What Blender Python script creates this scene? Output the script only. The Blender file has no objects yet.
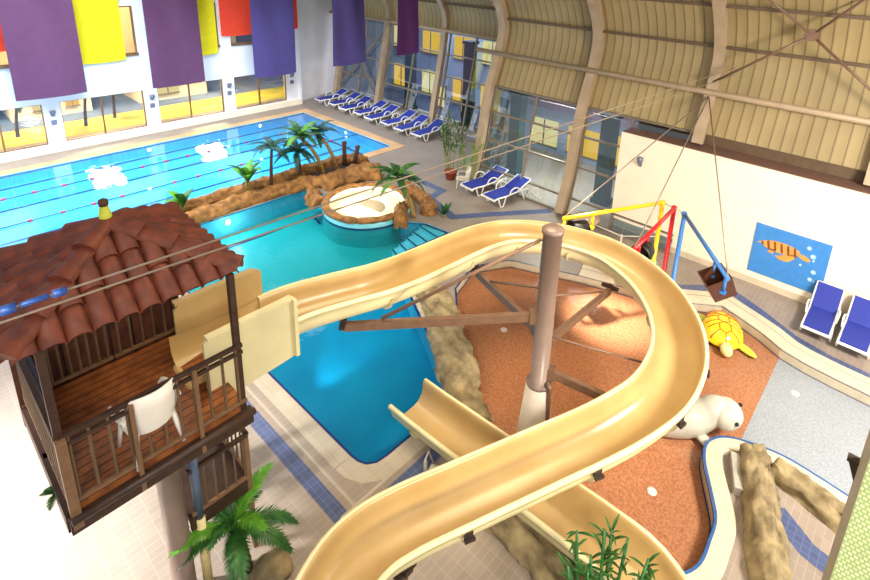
import bpy, bmesh, math, random
from mathutils import Vector, Matrix, noise
random.seed(7)
scene = bpy.context.scene
COL = scene.collection
PI = math.pi

# ------------------------------------------------------------------ materials
def lin(c):
    out = []
    for v in c:
        v = v/255.0
        out.append(v/12.92 if v <= .04045 else ((v+.055)/1.055)**2.4)
    return (*out, 1.0)

MATS = {}
def new_mat(name):
    m = bpy.data.materials.new(name); m.use_nodes = True
    nt = m.node_tree; nt.nodes.clear()
    out = nt.nodes.new('ShaderNodeOutputMaterial')
    MATS[name] = m
    return m, nt, out

def mat(name, c, rough=.5, metal=0., var=.12, scale=6., bump=0., c2=None, spec=.5, detail=4., trans=0.):
    m, nt, out = new_mat(name)
    b = nt.nodes.new('ShaderNodeBsdfPrincipled')
    b.inputs['Roughness'].default_value = rough
    b.inputs['Metallic'].default_value = metal
    b.inputs['Specular IOR Level'].default_value = spec
    tc = nt.nodes.new('ShaderNodeTexCoord')
    n = nt.nodes.new('ShaderNodeTexNoise'); n.inputs['Scale'].default_value = scale; n.inputs['Detail'].default_value = detail
    nt.links.new(tc.outputs['Object'], n.inputs['Vector'])
    r = nt.nodes.new('ShaderNodeValToRGB')
    a = lin(c)
    d = lin(c2) if c2 else tuple(x*(1-var*1.6) for x in a[:3])+(1,)
    e = a if c2 else tuple(min(1, x*(1+var)) for x in a[:3])+(1,)
    r.color_ramp.elements[0].position = .3; r.color_ramp.elements[0].color = d
    r.color_ramp.elements[1].position = .7; r.color_ramp.elements[1].color = e
    nt.links.new(n.outputs['Fac'], r.inputs['Fac'])
    nt.links.new(r.outputs['Color'], b.inputs['Base Color'])
    if bump:
        bp = nt.nodes.new('ShaderNodeBump'); bp.inputs['Strength'].default_value = bump; bp.inputs['Distance'].default_value = .05
        nt.links.new(n.outputs['Fac'], bp.inputs['Height']); nt.links.new(bp.outputs['Normal'], b.inputs['Normal'])
    nt.links.new(b.outputs[0], out.inputs[0])
    if trans:
        t = nt.nodes.new('ShaderNodeBsdfTranslucent'); nt.links.new(r.outputs['Color'], t.inputs['Color'])
        mx = nt.nodes.new('ShaderNodeMixShader'); mx.inputs[0].default_value = trans
        nt.links.new(b.outputs[0], mx.inputs[1]); nt.links.new(t.outputs[0], mx.inputs[2]); nt.links.new(mx.outputs[0], out.inputs[0])
    return m

def tile_mat(name, c1, c2, mortar, w, h, rough=.45, msize=.006, offset=0., bump=.15, spec=.5, dirt=.25):
    m, nt, out = new_mat(name)
    b = nt.nodes.new('ShaderNodeBsdfPrincipled'); b.inputs['Roughness'].default_value = rough
    b.inputs['Specular IOR Level'].default_value = spec
    tc = nt.nodes.new('ShaderNodeTexCoord')
    br = nt.nodes.new('ShaderNodeTexBrick')
    br.offset = offset; br.squash = 1.0
    br.inputs['Color1'].default_value = lin(c1); br.inputs['Color2'].default_value = lin(c2); br.inputs['Mortar'].default_value = lin(mortar)
    br.inputs['Scale'].default_value = 1.0; br.inputs['Mortar Size'].default_value = msize
    br.inputs['Brick Width'].default_value = w; br.inputs['Row Height'].default_value = h
    nt.links.new(tc.outputs['Object'], br.inputs['Vector'])
    n = nt.nodes.new('ShaderNodeTexNoise'); n.inputs['Scale'].default_value = .9; n.inputs['Detail'].default_value = 6
    nt.links.new(tc.outputs['Object'], n.inputs['Vector'])
    mr = nt.nodes.new('ShaderNodeMapRange'); mr.inputs['From Min'].default_value = .3; mr.inputs['From Max'].default_value = .7
    mr.inputs['To Min'].default_value = 1-dirt; mr.inputs['To Max'].default_value = 1.0
    nt.links.new(n.outputs['Fac'], mr.inputs['Value'])
    mx = nt.nodes.new('ShaderNodeMix'); mx.data_type = 'RGBA'; mx.blend_type = 'MULTIPLY'; mx.inputs['Factor'].default_value = 1
    nt.links.new(br.outputs['Color'], mx.inputs['A']); nt.links.new(mr.outputs['Result'], mx.inputs['B'])
    nt.links.new(mx.outputs['Result'], b.inputs['Base Color'])
    if bump:
        bp = nt.nodes.new('ShaderNodeBump'); bp.inputs['Strength'].default_value = bump; bp.inputs['Distance'].default_value = .01; bp.invert = True
        nt.links.new(br.outputs['Fac'], bp.inputs['Height']); nt.links.new(bp.outputs['Normal'], b.inputs['Normal'])
    nt.links.new(b.outputs[0], out.inputs[0])
    return m

def water_mat(name, tint, wave=.06, scale=2.2, refl=1.0):
    m, nt, out = new_mat(name)
    tr = nt.nodes.new('ShaderNodeBsdfTransparent'); tr.inputs['Color'].default_value = lin(tint)
    gl = nt.nodes.new('ShaderNodeBsdfGlossy'); gl.inputs['Roughness'].default_value = .04
    fr = nt.nodes.new('ShaderNodeFresnel'); fr.inputs['IOR'].default_value = 1.33
    tc = nt.nodes.new('ShaderNodeTexCoord')
    n = nt.nodes.new('ShaderNodeTexNoise'); n.inputs['Scale'].default_value = scale; n.inputs['Detail'].default_value = 3
    nt.links.new(tc.outputs['Object'], n.inputs['Vector'])
    bp = nt.nodes.new('ShaderNodeBump'); bp.inputs['Strength'].default_value = wave; bp.inputs['Distance'].default_value = .2
    nt.links.new(n.outputs['Fac'], bp.inputs['Height'])
    nt.links.new(bp.outputs['Normal'], gl.inputs['Normal']); nt.links.new(bp.outputs['Normal'], fr.inputs['Normal'])
    mu = nt.nodes.new('ShaderNodeMath'); mu.operation = 'MULTIPLY'; mu.inputs[1].default_value = refl
    nt.links.new(fr.outputs[0], mu.inputs[0])
    mx = nt.nodes.new('ShaderNodeMixShader')
    nt.links.new(mu.outputs[0], mx.inputs[0]); nt.links.new(tr.outputs[0], mx.inputs[1]); nt.links.new(gl.outputs[0], mx.inputs[2])
    nt.links.new(mx.outputs[0], out.inputs[0])
    return m

def glass_mat(name, tint, refl=.25):
    m, nt, out = new_mat(name)
    tr = nt.nodes.new('ShaderNodeBsdfTransparent'); tr.inputs['Color'].default_value = lin(tint)
    gl = nt.nodes.new('ShaderNodeBsdfGlossy'); gl.inputs['Roughness'].default_value = .015
    lw = nt.nodes.new('ShaderNodeFresnel'); lw.inputs['IOR'].default_value = 1.5
    ad = nt.nodes.new('ShaderNodeMath'); ad.operation = 'ADD'; ad.inputs[1].default_value = refl; ad.use_clamp = True
    nt.links.new(lw.outputs[0], ad.inputs[0])
    mx = nt.nodes.new('ShaderNodeMixShader')
    nt.links.new(ad.outputs[0], mx.inputs[0]); nt.links.new(tr.outputs[0], mx.inputs[1]); nt.links.new(gl.outputs[0], mx.inputs[2])
    nt.links.new(mx.outputs[0], out.inputs[0])
    return m

def emit_mat(name, c, s):
    m, nt, out = new_mat(name)
    e = nt.nodes.new('ShaderNodeEmission'); e.inputs['Color'].default_value = lin(c); e.inputs['Strength'].default_value = s
    nt.links.new(e.outputs[0], out.inputs[0])
    return m

def panel_mat(name, c1, c2, line, pitch, trans):
    """corrugated translucent sheet: ribs every «pitch» metres along y"""
    m, nt, out = new_mat(name)
    b = nt.nodes.new('ShaderNodeBsdfPrincipled'); b.inputs['Roughness'].default_value = .55
    tc = nt.nodes.new('ShaderNodeTexCoord'); sp = nt.nodes.new('ShaderNodeSeparateXYZ')
    nt.links.new(tc.outputs['Object'], sp.inputs[0])
    d = nt.nodes.new('ShaderNodeMath'); d.operation = 'DIVIDE'; d.inputs[1].default_value = pitch
    nt.links.new(sp.outputs['Y'], d.inputs[0])
    f = nt.nodes.new('ShaderNodeMath'); f.operation = 'FRACT'; nt.links.new(d.outputs[0], f.inputs[0])
    r = nt.nodes.new('ShaderNodeValToRGB'); r.color_ramp.interpolation = 'LINEAR'
    e = r.color_ramp.elements
    e[0].position = 0; e[0].color = lin(line)
    e[1].position = .10; e[1].color = lin(c1)
    for p, c in ((.16, c1), (.80, c2), (.93, c1), (1., line)):
        k = e.new(p); k.color = lin(c)
    nt.links.new(f.outputs[0], r.inputs['Fac'])
    n = nt.nodes.new('ShaderNodeTexNoise'); n.inputs['Scale'].default_value = .7; n.inputs['Detail'].default_value = 5
    nt.links.new(tc.outputs['Object'], n.inputs['Vector'])
    mr = nt.nodes.new('ShaderNodeMapRange'); mr.inputs['From Min'].default_value = .3; mr.inputs['From Max'].default_value = .7
    mr.inputs['To Min'].default_value = .78; mr.inputs['To Max'].default_value = 1.05
    nt.links.new(n.outputs['Fac'], mr.inputs['Value'])
    mx = nt.nodes.new('ShaderNodeMix'); mx.data_type = 'RGBA'; mx.blend_type = 'MULTIPLY'; mx.inputs['Factor'].default_value = 1
    nt.links.new(r.outputs['Color'], mx.inputs['A']); nt.links.new(mr.outputs['Result'], mx.inputs['B'])
    nt.links.new(mx.outputs['Result'], b.inputs['Base Color'])
    nt.links.new(b.outputs[0], out.inputs[0])
    return m

def plank_mat(name, c1, c2, gap, w, axis='X'):
    m, nt, out = new_mat(name)
    b = nt.nodes.new('ShaderNodeBsdfPrincipled'); b.inputs['Roughness'].default_value = .45
    tc = nt.nodes.new('ShaderNodeTexCoord'); sp = nt.nodes.new('ShaderNodeSeparateXYZ'); nt.links.new(tc.outputs['Object'], sp.inputs[0])
    d = nt.nodes.new('ShaderNodeMath'); d.operation = 'DIVIDE'; d.inputs[1].default_value = w; nt.links.new(sp.outputs[axis], d.inputs[0])
    f = nt.nodes.new('ShaderNodeMath'); f.operation = 'FRACT'; nt.links.new(d.outputs[0], f.inputs[0])
    n = nt.nodes.new('ShaderNodeTexNoise'); n.inputs['Scale'].default_value = 5; n.inputs['Detail'].default_value = 8
    nt.links.new(tc.outputs['Object'], n.inputs['Vector'])
    r2 = nt.nodes.new('ShaderNodeValToRGB'); r2.color_ramp.elements[0].color = lin(c1); r2.color_ramp.elements[1].color = lin(c2)
    r2.color_ramp.elements[0].position = .35; r2.color_ramp.elements[1].position = .65
    nt.links.new(n.outputs['Fac'], r2.inputs['Fac'])
    r = nt.nodes.new('ShaderNodeValToRGB'); r.color_ramp.interpolation = 'CONSTANT'
    r.color_ramp.elements[0].color = (0, 0, 0, 1); r.color_ramp.elements[1].position = .12; r.color_ramp.elements[1].color = (1, 1, 1, 1)
    nt.links.new(f.outputs[0], r.inputs['Fac'])
    mx = nt.nodes.new('ShaderNodeMix'); mx.data_type = 'RGBA'; nt.links.new(r.outputs['Color'], mx.inputs['Factor'])
    mx.inputs['A'].default_value = lin(gap); nt.links.new(r2.outputs['Color'], mx.inputs['B'])
    nt.links.new(mx.outputs['Result'], b.inputs['Base Color']); nt.links.new(b.outputs[0], out.inputs[0])
    return m

M = {}
M['deck'] = tile_mat('deck_tile', (152, 138, 126), (144, 131, 120), (163, 150, 138), .25, .125, .42, .006, dirt=.18)
M['coping'] = tile_mat('coping_tile', (186, 174, 156), (178, 166, 148), (165, 153, 137), .3, .3, .45, .005, dirt=.15)
M['bluetile'] = tile_mat('blue_band_tile', (68, 80, 120), (76, 88, 128), (98, 108, 138), .125, .125, .35, .006, dirt=.15)
M['warmcoping'] = tile_mat('warm_coping_tile', (222, 178, 130), (212, 168, 122), (190, 150, 112), .25, .25, .5, .006)
M['basin'] = tile_mat('pool_basin_tile', (84, 210, 250), (76, 204, 248), (120, 220, 250), .25, .25, .4, .01, bump=.05, dirt=.12)
M['teal'] = mat('leisure_pool_floor', (56, 180, 178), .4, var=.08, scale=.8, c2=(40, 168, 168))
M['deepblue'] = mat('leisure_pool_blue_floor', (16, 164, 204), .4, c2=(4, 148, 194), scale=.9)
M['cyanwall'] = mat('cyan_pool_wall', (96, 200, 226), .35, var=.05)
M['stepcyan'] = mat('pale_cyan_step', (140, 222, 238), .35, var=.05)
M['line'] = mat('dark_blue_line_tile', (18, 44, 104), .3, var=.1)
M['water'] = water_mat('main_pool_water', (226, 250, 255), .05, 1.6, 2.0)
M['water2'] = water_mat('leisure_pool_water', (200, 242, 250), .05, 2.5, .9)
M['waterpad'] = water_mat('splash_pad_film', (250, 250, 250), .03, 3.0, .7)
M['orange'] = mat('orange_speckled_pad', (196, 140, 102), .35, scale=22, c2=(156, 99, 66), detail=12)
M['greypad'] = mat('grey_speckled_pad', (170, 176, 182), .3, scale=22, c2=(142, 150, 160), detail=12)
M['padwall'] = mat('pad_rim_tile', (196, 184, 160), .4, var=.06)
M['curb'] = mat('cream_curb_tile', (206, 192, 166), .4, var=.05, scale=3)
M['white'] = mat('white_plaster', (232, 232, 236), .7, var=.03, scale=1.5)
M['creamwall'] = mat('cream_plaster', (245, 232, 208), .7, var=.03, scale=1.2)
M['brownledge'] = mat('brown_ledge', (112, 82, 70), .7, var=.1)
M['frame'] = mat('window_frame_wood', (120, 88, 54), .5, var=.15)
M['alu'] = mat('grey_aluminium_frame', (128, 116, 100), .45, .2, var=.08)
M['rib'] = mat('arch_rib_paint', (172, 150, 122), .5, var=.08, scale=2)
M['purlin'] = mat('purlin_paint', (98, 78, 58), .5, var=.1)
M['panel'] = panel_mat('translucent_roof_panel', (160, 140, 96), (170, 150, 106), (106, 88, 58), .31, .1)
M['glass'] = glass_mat('hall_glass', (205, 222, 226), .16)
M['pane'] = glass_mat('window_pane', (240, 240, 235), .03)
M['steel'] = mat('brown_steel', (120, 92, 74), .4, .15, var=.1)
M['darksteel'] = mat('dark_steel', (66, 54, 50), .45, .3, var=.1)
M['column'] = mat('taupe_column', (134, 114, 104), .35, .05, var=.05)
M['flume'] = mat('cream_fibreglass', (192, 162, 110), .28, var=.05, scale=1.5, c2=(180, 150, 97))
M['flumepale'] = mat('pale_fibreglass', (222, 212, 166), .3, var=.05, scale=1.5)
M['plinth'] = mat('white_plinth', (216, 204, 186), .5, var=.05)
M['rock'] = mat('artificial_rock', (164, 114, 56), .85, scale=4.5, c2=(92, 58, 26), bump=.9, detail=8)
M['rockgrey'] = mat('artificial_rock_pale', (168, 150, 112), .85, scale=3.4, c2=(98, 84, 58), bump=.9, detail=8)
M['soil'] = mat('dark_soil', (58, 42, 28), .95, scale=12, c2=(34, 24, 16), bump=.6)
M['rooftile'] = mat('terracotta_tile', (122, 58, 36), .6, scale=5, c2=(82, 38, 26), bump=.15)
M['wood'] = plank_mat('deck_planks', (156, 92, 46), (112, 62, 32), (34, 20, 14), .14, 'Y')
M['redboard'] = plank_mat('red_brown_boards', (104, 62, 44), (76, 44, 34), (40, 24, 20), .3, 'X')
M['purplesheet'] = mat('dark_purple_sheet', (52, 44, 66), .6, var=.1, scale=3)
M['darkwood'] = mat('dark_stained_wood', (60, 40, 30), .5, var=.2, scale=8)
M['railwood'] = mat('brown_rail_wood', (122, 92, 66), .45, var=.12, scale=8)
M['balus'] = mat('baluster_metal', (112, 90, 68), .45, .2, var=.08)
M['blue'] = mat('blue_sling_fabric', (32, 48, 146), .7, var=.08, scale=20)
M['whiteplastic'] = mat('white_plastic', (236, 232, 222), .35, var=.02)
M['ropegrey'] = mat('steel_cable', (150, 134, 118), .4, .3, var=.1)
M['floatpink'] = mat('pink_float', (176, 50, 84), .4)
M['floatwhite'] = mat('white_float', (230, 230, 236), .4)
M['leaf'] = mat('palm_leaf', (58, 112, 46), .45, scale=9, c2=(28, 74, 34), trans=.25)
M['leafbright'] = mat('bright_leaf', (112, 176, 52), .45, scale=7, c2=(64, 132, 36), trans=.3)
M['leafdark'] = mat('dark_leaf', (40, 86, 66), .45, scale=9, c2=(22, 56, 44), trans=.2)
M['trunk'] = mat('palm_trunk', (176, 140, 78), .85, scale=14, c2=(112, 80, 40), bump=.5)
M['darktrunk'] = mat('dark_trunk', (94, 56, 38), .85, scale=14, c2=(56, 32, 22), bump=.5)
M['stalk'] = mat('bamboo_stalk', (150, 146, 74), .5, scale=10, c2=(110, 116, 52))
M['greenstalk'] = mat('green_stalk', (58, 120, 62), .5, scale=10, c2=(34, 84, 46))
M['pot'] = mat('terracotta_pot', (176, 82, 52), .6)
M['yellowp'] = mat('yellow_paint', (250, 208, 20), .35, var=.04)
M['redp'] = mat('red_paint', (222, 34, 40), .35, var=.04)
M['bluep'] = mat('blue_paint', (66, 128, 200), .35, var=.04)
M['bucket'] = mat('brown_bucket', (82, 44, 30), .5, var=.15)
M['black'] = mat('black_rubber', (22, 18, 18), .5)
M['fpurple'] = mat('purple_banner_cloth', (86, 46, 78), .8, var=.06, scale=3)
M['fviolet'] = mat('violet_banner_cloth', (72, 58, 112), .8, var=.06, scale=3)
M['fplum'] = mat('plum_banner_cloth', (80, 32, 96), .8, var=.06, scale=3)
M['fyellow'] = mat('yellow_banner_cloth', (240, 222, 20), .8, var=.04, scale=3, trans=.2)
M['fred'] = mat('red_banner_cloth', (240, 70, 40), .8, var=.05, scale=3, trans=.2)
M['poster'] = mat('blue_poster', (62, 134, 206), .4, var=.05)
M['bubble'] = mat('poster_bubble', (150, 200, 240), .4, var=.1, scale=30)
M['shellbrown'] = mat('poster_shell_brown', (140, 72, 34), .5, var=.1)
M['shelltan'] = mat('poster_shell_tan', (222, 158, 82), .5, var=.1)
M['turtley'] = mat('turtle_yellow_glaze', (248, 212, 44), .25, var=.06)
M['turtlegreen'] = mat('turtle_green_glaze', (196, 206, 70), .3, var=.1)
M['turtlecream'] = mat('turtle_cream_glaze', (246, 226, 150), .3, var=.05)
M['seal'] = mat('seal_white_glaze', (196, 192, 176), .25, var=.05)
M['mosaic'] = tile_mat('green_mosaic', (186, 198, 156), (164, 182, 132), (132, 150, 108), .05, .05, .35, .008, offset=.5)
M['greystone'] = mat('grey_stone_edge', (150, 146, 128), .6, var=.08)
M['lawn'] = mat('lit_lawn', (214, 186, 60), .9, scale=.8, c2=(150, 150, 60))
M['pave'] = mat('terrace_paving', (224, 170, 96), .8, scale=.6, c2=(190, 140, 96))
M['palepave'] = mat('pale_paving', (226, 224, 206), .7, scale=.8, c2=(196, 200, 190))
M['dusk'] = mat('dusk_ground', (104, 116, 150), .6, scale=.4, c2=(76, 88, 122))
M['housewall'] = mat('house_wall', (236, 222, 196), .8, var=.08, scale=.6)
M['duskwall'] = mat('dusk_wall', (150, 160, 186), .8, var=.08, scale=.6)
M['houseroof'] = mat('house_roof', (132, 110, 128), .8, var=.1)
M['litwin'] = emit_mat('lit_window', (255, 196, 66), 1.3)
M['litwin2'] = emit_mat('lit_window_pale', (255, 232, 160), 1.15)
M['poolamp'] = emit_mat('pool_lamp', (255, 255, 250), 5)
M['sconce'] = mat('grey_lamp_metal', (120, 128, 150), .4, .4)
M['metalpale'] = mat('pale_metal', (200, 196, 184), .35, .4)
M['teallamp'] = mat('turnbuckle_blue', (52, 92, 176), .4, .2)
M['pipeblue'] = mat('blue_grey_pipe', (82, 100, 124), .4)
M['pipecream'] = mat('cream_pipe', (226, 208, 150), .45)

# ------------------------------------------------------------------ mesh builder
class MB:
    def __init__(s): s.v = []; s.f = []; s.m = []; s.sm = []
    def add(s, vs, fs, mi=0, smooth=False, mat4=None):
        o = len(s.v)
        for p in vs:
            p = Vector(p)
            s.v.append(mat4 @ p if mat4 else p)
        for f in fs:
            s.f.append([o+i for i in f]); s.m.append(mi); s.sm.append(smooth)
        return s
    def box(s, c, d, rz=0, mi=0, mat4=None):
        hx, hy, hz = d[0]/2, d[1]/2, d[2]/2
        R = Matrix.Translation(Vector(c)) @ Matrix.Rotation(rz, 4, 'Z')
        if mat4: R = mat4 @ R
        vs = [R @ Vector((x, y, z)) for x in (-hx, hx) for y in (-hy, hy) for z in (-hz, hz)]
        return s.add(vs, [(0, 1, 3, 2), (4, 6, 7, 5), (0, 4, 5, 1), (2, 3, 7, 6), (0, 2, 6, 4), (1, 5, 7, 3)], mi)
    def bar(s, a, b, w, h, mi=0):
        """box beam between two points, w sideways, h in the vertical sense"""
        a = Vector(a); b = Vector(b); d = b-a; L = d.length; d.normalize()
        up = Vector((0, 0, 1)) if abs(d.z) < .95 else Vector((0, 1, 0))
        sd = d.cross(up).normalized(); u = sd.cross(d)
        vs = []
        for p in (a, b):
            for i, j in ((-1, -1), (1, -1), (1, 1), (-1, 1)): vs.append(p + sd*i*w/2 + u*j*h/2)
        return s.add(vs, [(0, 1, 2, 3), (7, 6, 5, 4), (0, 4, 5, 1), (1, 5, 6, 2), (2, 6, 7, 3), (3, 7, 4, 0)], mi)
    def tube(s, pts, r, n=10, mi=0, cap=True, smooth=True):
        pts = [Vector(p) for p in pts]; N = len(pts)
        rs = r if isinstance(r, (list, tuple)) else [r]*N
        vs = []; prev = None
        for i in range(N):
            t = (pts[min(i+1, N-1)]-pts[max(i-1, 0)]).normalized()
            if prev is None:
                a = Vector((0, 0, 1)) if abs(t.z) < .9 else Vector((1, 0, 0))
                u = t.cross(a).normalized()
            else: u = (prev - t*prev.dot(t)).normalized()
            prev = u; w = t.cross(u)
            for k in range(n):
                an = 2*PI*k/n; vs.append(pts[i] + (u*math.cos(an)+w*math.sin(an))*rs[i])
        fs = []
        for i in range(N-1):
            for k in range(n):
                fs.append((i*n+k, i*n+(k+1) % n, (i+1)*n+(k+1) % n, (i+1)*n+k))
        s.add(vs, fs, mi, smooth)
        if cap:
            o = len(s.v)-len(vs)
            s.f.append([o+k for k in range(n)][::-1]); s.m.append(mi); s.sm.append(False)
            s.f.append([o+(N-1)*n+k for k in range(n)]); s.m.append(mi); s.sm.append(False)
        return s
    def lathe(s, prof, c=(0, 0, 0), n=20, mi=0, smooth=True, mat4=None):
        vs = []
        for r, z in prof:
            for k in range(n):
                a = 2*PI*k/n; vs.append(Vector((c[0]+r*math.cos(a), c[1]+r*math.sin(a), c[2]+z)))
        fs = []
        for i in range(len(prof)-1):
            for k in range(n): fs.append((i*n+k, i*n+(k+1) % n, (i+1)*n+(k+1) % n, (i+1)*n+k))
        s.add(vs, fs, mi, smooth, mat4)
        return s
    def disc(s, c, r, n=24, mi=0, z=None):
        vs = [Vector((c[0]+r*math.cos(2*PI*k/n), c[1]+r*math.sin(2*PI*k/n), c[2])) for k in range(n)]
        return s.add(vs, [tuple(range(n))], mi)
    def blob(s, c, r, sub=2, amp=.15, fr=1.5, seed=0, mi=0, rot=None):
        bm = bmesh.new(); bmesh.ops.create_icosphere(bm, subdivisions=sub, radius=1)
        vs = []
        for v in bm.verts:
            p = v.co.copy(); k = 1+amp*noise.noise(p*fr+Vector((seed*3.1, seed*1.7, seed)))+amp*.5*noise.noise(p*fr*2.3+Vector((seed, 0, 5)))
            q = Vector((p.x*r[0]*k, p.y*r[1]*k, p.z*r[2]*k))
            if rot: q = rot @ q
            vs.append(q+Vector(c))
        fs = [tuple(v.index for v in f.verts) for f in bm.faces]; bm.free()
        return s.add(vs, fs, mi, True)
    def poly(s, pts, z0, z1, mi=0):
        n = len(pts); vs = [(p[0], p[1], z0) for p in pts]+[(p[0], p[1], z1) for p in pts]
        fs = [tuple(range(n))[::-1], tuple(range(n, 2*n))]+[(i, (i+1) % n, n+(i+1) % n, n+i) for i in range(n)]
        return s.add(vs, fs, mi)
    def strip(s, pts, w, z, mi=0, closed=False, off=0., th=0.):
        """flat ribbon of width w along a ground polyline; off shifts it to the left of travel"""
        P = [Vector((p[0], p[1])) for p in pts]; n = len(P); L = []; Rr = []
        for i in range(n):
            if closed: a = P[i-1]; b = P[(i+1) % n]
            else: a = P[max(i-1, 0)]; b = P[min(i+1, n-1)]
            d1 = (P[i]-a); d2 = (b-P[i])
            if d1.length < 1e-6: d1 = d2
            if d2.length < 1e-6: d2 = d1
            n1 = Vector((-d1.y, d1.x)).normalized(); n2 = Vector((-d2.y, d2.x)).normalized()
            nn = (n1+n2); nn = nn.normalized() if nn.length > 1e-4 else n1
            k = min(1.6, 1/max(.4, nn.dot(n1)))
            L.append(P[i]+nn*k*(off+w/2)); Rr.append(P[i]+nn*k*(off-w/2))
        vs = [(p.x, p.y, z) for p in L]+[(p.x, p.y, z) for p in Rr]
        m = n if closed else n-1
        s.add(vs, [(i, n+i, n+(i+1) % n, (i+1) % n) for i in range(m)], mi)
        if th:
            vs = [(p.x, p.y, z) for p in L]+[(p.x, p.y, z-th) for p in L]; s.add(vs, [(i, (i+1) % n, n+(i+1) % n, n+i) for i in range(m)], mi)
            vs = [(p.x, p.y, z) for p in Rr]+[(p.x, p.y, z-th) for p in Rr]; s.add(vs, [(i, n+i, n+(i+1) % n, (i+1) % n) for i in range(m)], mi)
        return s
    def wall(s, pts, z0, z1, mi=0, closed=False):
        n = len(pts); vs = [(p[0], p[1], z0) for p in pts]+[(p[0], p[1], z1) for p in pts]
        m = n if closed else n-1
        return s.add(vs, [(i, (i+1) % n, n+(i+1) % n, n+i) for i in range(m)], mi)
    def fill(s, loops, z, mi=0):
        bm = bmesh.new(); ed = []
        for lp in loops:
            vv = [bm.verts.new((p[0], p[1], z)) for p in lp]
            for i in range(len(vv)): ed.append(bm.edges.new((vv[i], vv[(i+1) % len(vv)])))
        bmesh.ops.triangle_fill(bm, use_beauty=True, use_dissolve=False, edges=ed, normal=(0, 0, 1))
        bm.verts.index_update()
        vs = [v.co.copy() for v in bm.verts]; fs = []
        for f in bm.faces:
            ix = [v.index for v in f.verts]
            if f.normal.z < 0: ix = ix[::-1]
            fs.append(tuple(ix))
        bm.free()
        return s.add(vs, fs, mi)

def wloc(o):
    p = Vector((0, 0, 0))
    while o: p += o.location; o = o.parent
    return p

def obj(name, mb, mats, parent=None, local=False, loc=None, origin=None):
    if not isinstance(mats, (list, tuple)): mats = [mats]
    me = bpy.data.meshes.new(name)
    off = Vector((0, 0, 0))
    if parent and not local: off = wloc(parent)
    if loc is not None: off = off+Vector(loc)
    me.from_pydata([p-off for p in mb.v], [], mb.f)
    for m in mats: me.materials.append(M[m] if isinstance(m, str) else m)
    me.polygons.foreach_set('material_index', mb.m); me.polygons.foreach_set('use_smooth', mb.sm)
    me.update()
    o = bpy.data.objects.new(name, me); COL.objects.link(o)
    if parent: o.parent = parent
    if loc is not None: o.location = loc
    return o

def tag(o, label, cat, group=None, kind=None):
    o['label'] = label; o['category'] = cat
    if group: o['group'] = group
    if kind: o['kind'] = kind
    return o

def thing(name, label, cat, loc=(0, 0, 0), rz=0, group=None):
    o = bpy.data.objects.new(name, None); COL.objects.link(o)
    o.empty_display_size = .2; o.location = loc; o.rotation_euler = (0, 0, rz)
    return tag(o, label, cat, group)

def one(name, mb, mats, label, cat, loc, group=None):
    o = obj(name, mb, mats, None, loc=loc)
    return tag(o, label, cat, group)

def struct(name, mb, mats, parent=None):
    o = obj(name, mb, mats, parent)
    if not parent: o['kind'] = 'structure'
    return o

def children(o): return [c for c in bpy.data.objects if c.parent == o]
def dup(o, loc=None, rz=None, label=None, parent=None):
    c = o.copy(); COL.objects.link(c)
    if parent: c.parent = parent
    if loc is not None: c.location = loc
    if rz is not None: c.rotation_euler = (0, 0, rz)
    if label: c['label'] = label
    for ch in children(o): dup(ch, parent=c)
    return c

def cr(P, n=6):
    P = [Vector(p) for p in P]; out = []
    for i in range(len(P)-1):
        a = P[max(i-1, 0)]; b = P[i]; c = P[i+1]; d = P[min(i+2, len(P)-1)]
        for k in range(n):
            t = k/n
            out.append(.5*((2*b)+(c-a)*t+(2*a-5*b+4*c-d)*t*t+(3*b-a-3*c+d)*t**3))
    out.append(P[-1]); return out
def crc(P, n=6):
    P = [Vector(p) for p in P]; N = len(P); out = []
    for i in range(N):
        a, b, c, d = P[i-1], P[i], P[(i+1) % N], P[(i+2) % N]
        for k in range(n):
            t = k/n
            out.append(.5*((2*b)+(c-a)*t+(2*a-5*b+4*c-d)*t*t+(3*b-a-3*c+d)*t**3))
    return out

# ------------------------------------------------------------------ camera
F, PX, PY, H = 538., 464., 115., 9.2
yaw, pitch, roll = -2.28616+PI, .28947, -.04073
fw = Vector((math.sin(yaw)*math.cos(pitch), math.cos(yaw)*math.cos(pitch), -math.sin(pitch)))
rt = Vector((math.cos(yaw), -math.sin(yaw), 0)); dn = fw.cross(rt)
r2 = rt*math.cos(roll)+dn*math.sin(roll); d2 = dn*math.cos(roll)-rt*math.sin(roll)
cam = bpy.data.cameras.new('camera'); cam.sensor_width = 36; cam.sensor_fit = 'HORIZONTAL'
cam.lens = F/870*36; cam.shift_x = (435-PX)/870; cam.shift_y = -(290-PY)/870
cam.clip_start = .05; cam.clip_end = 300
co = bpy.data.objects.new('camera', cam); COL.objects.link(co)
mw = Matrix((r2, -d2, -fw)).transposed().to_4x4(); mw.translation = (0, 0, H)
co.matrix_world = mw
scene.camera = co

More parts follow.
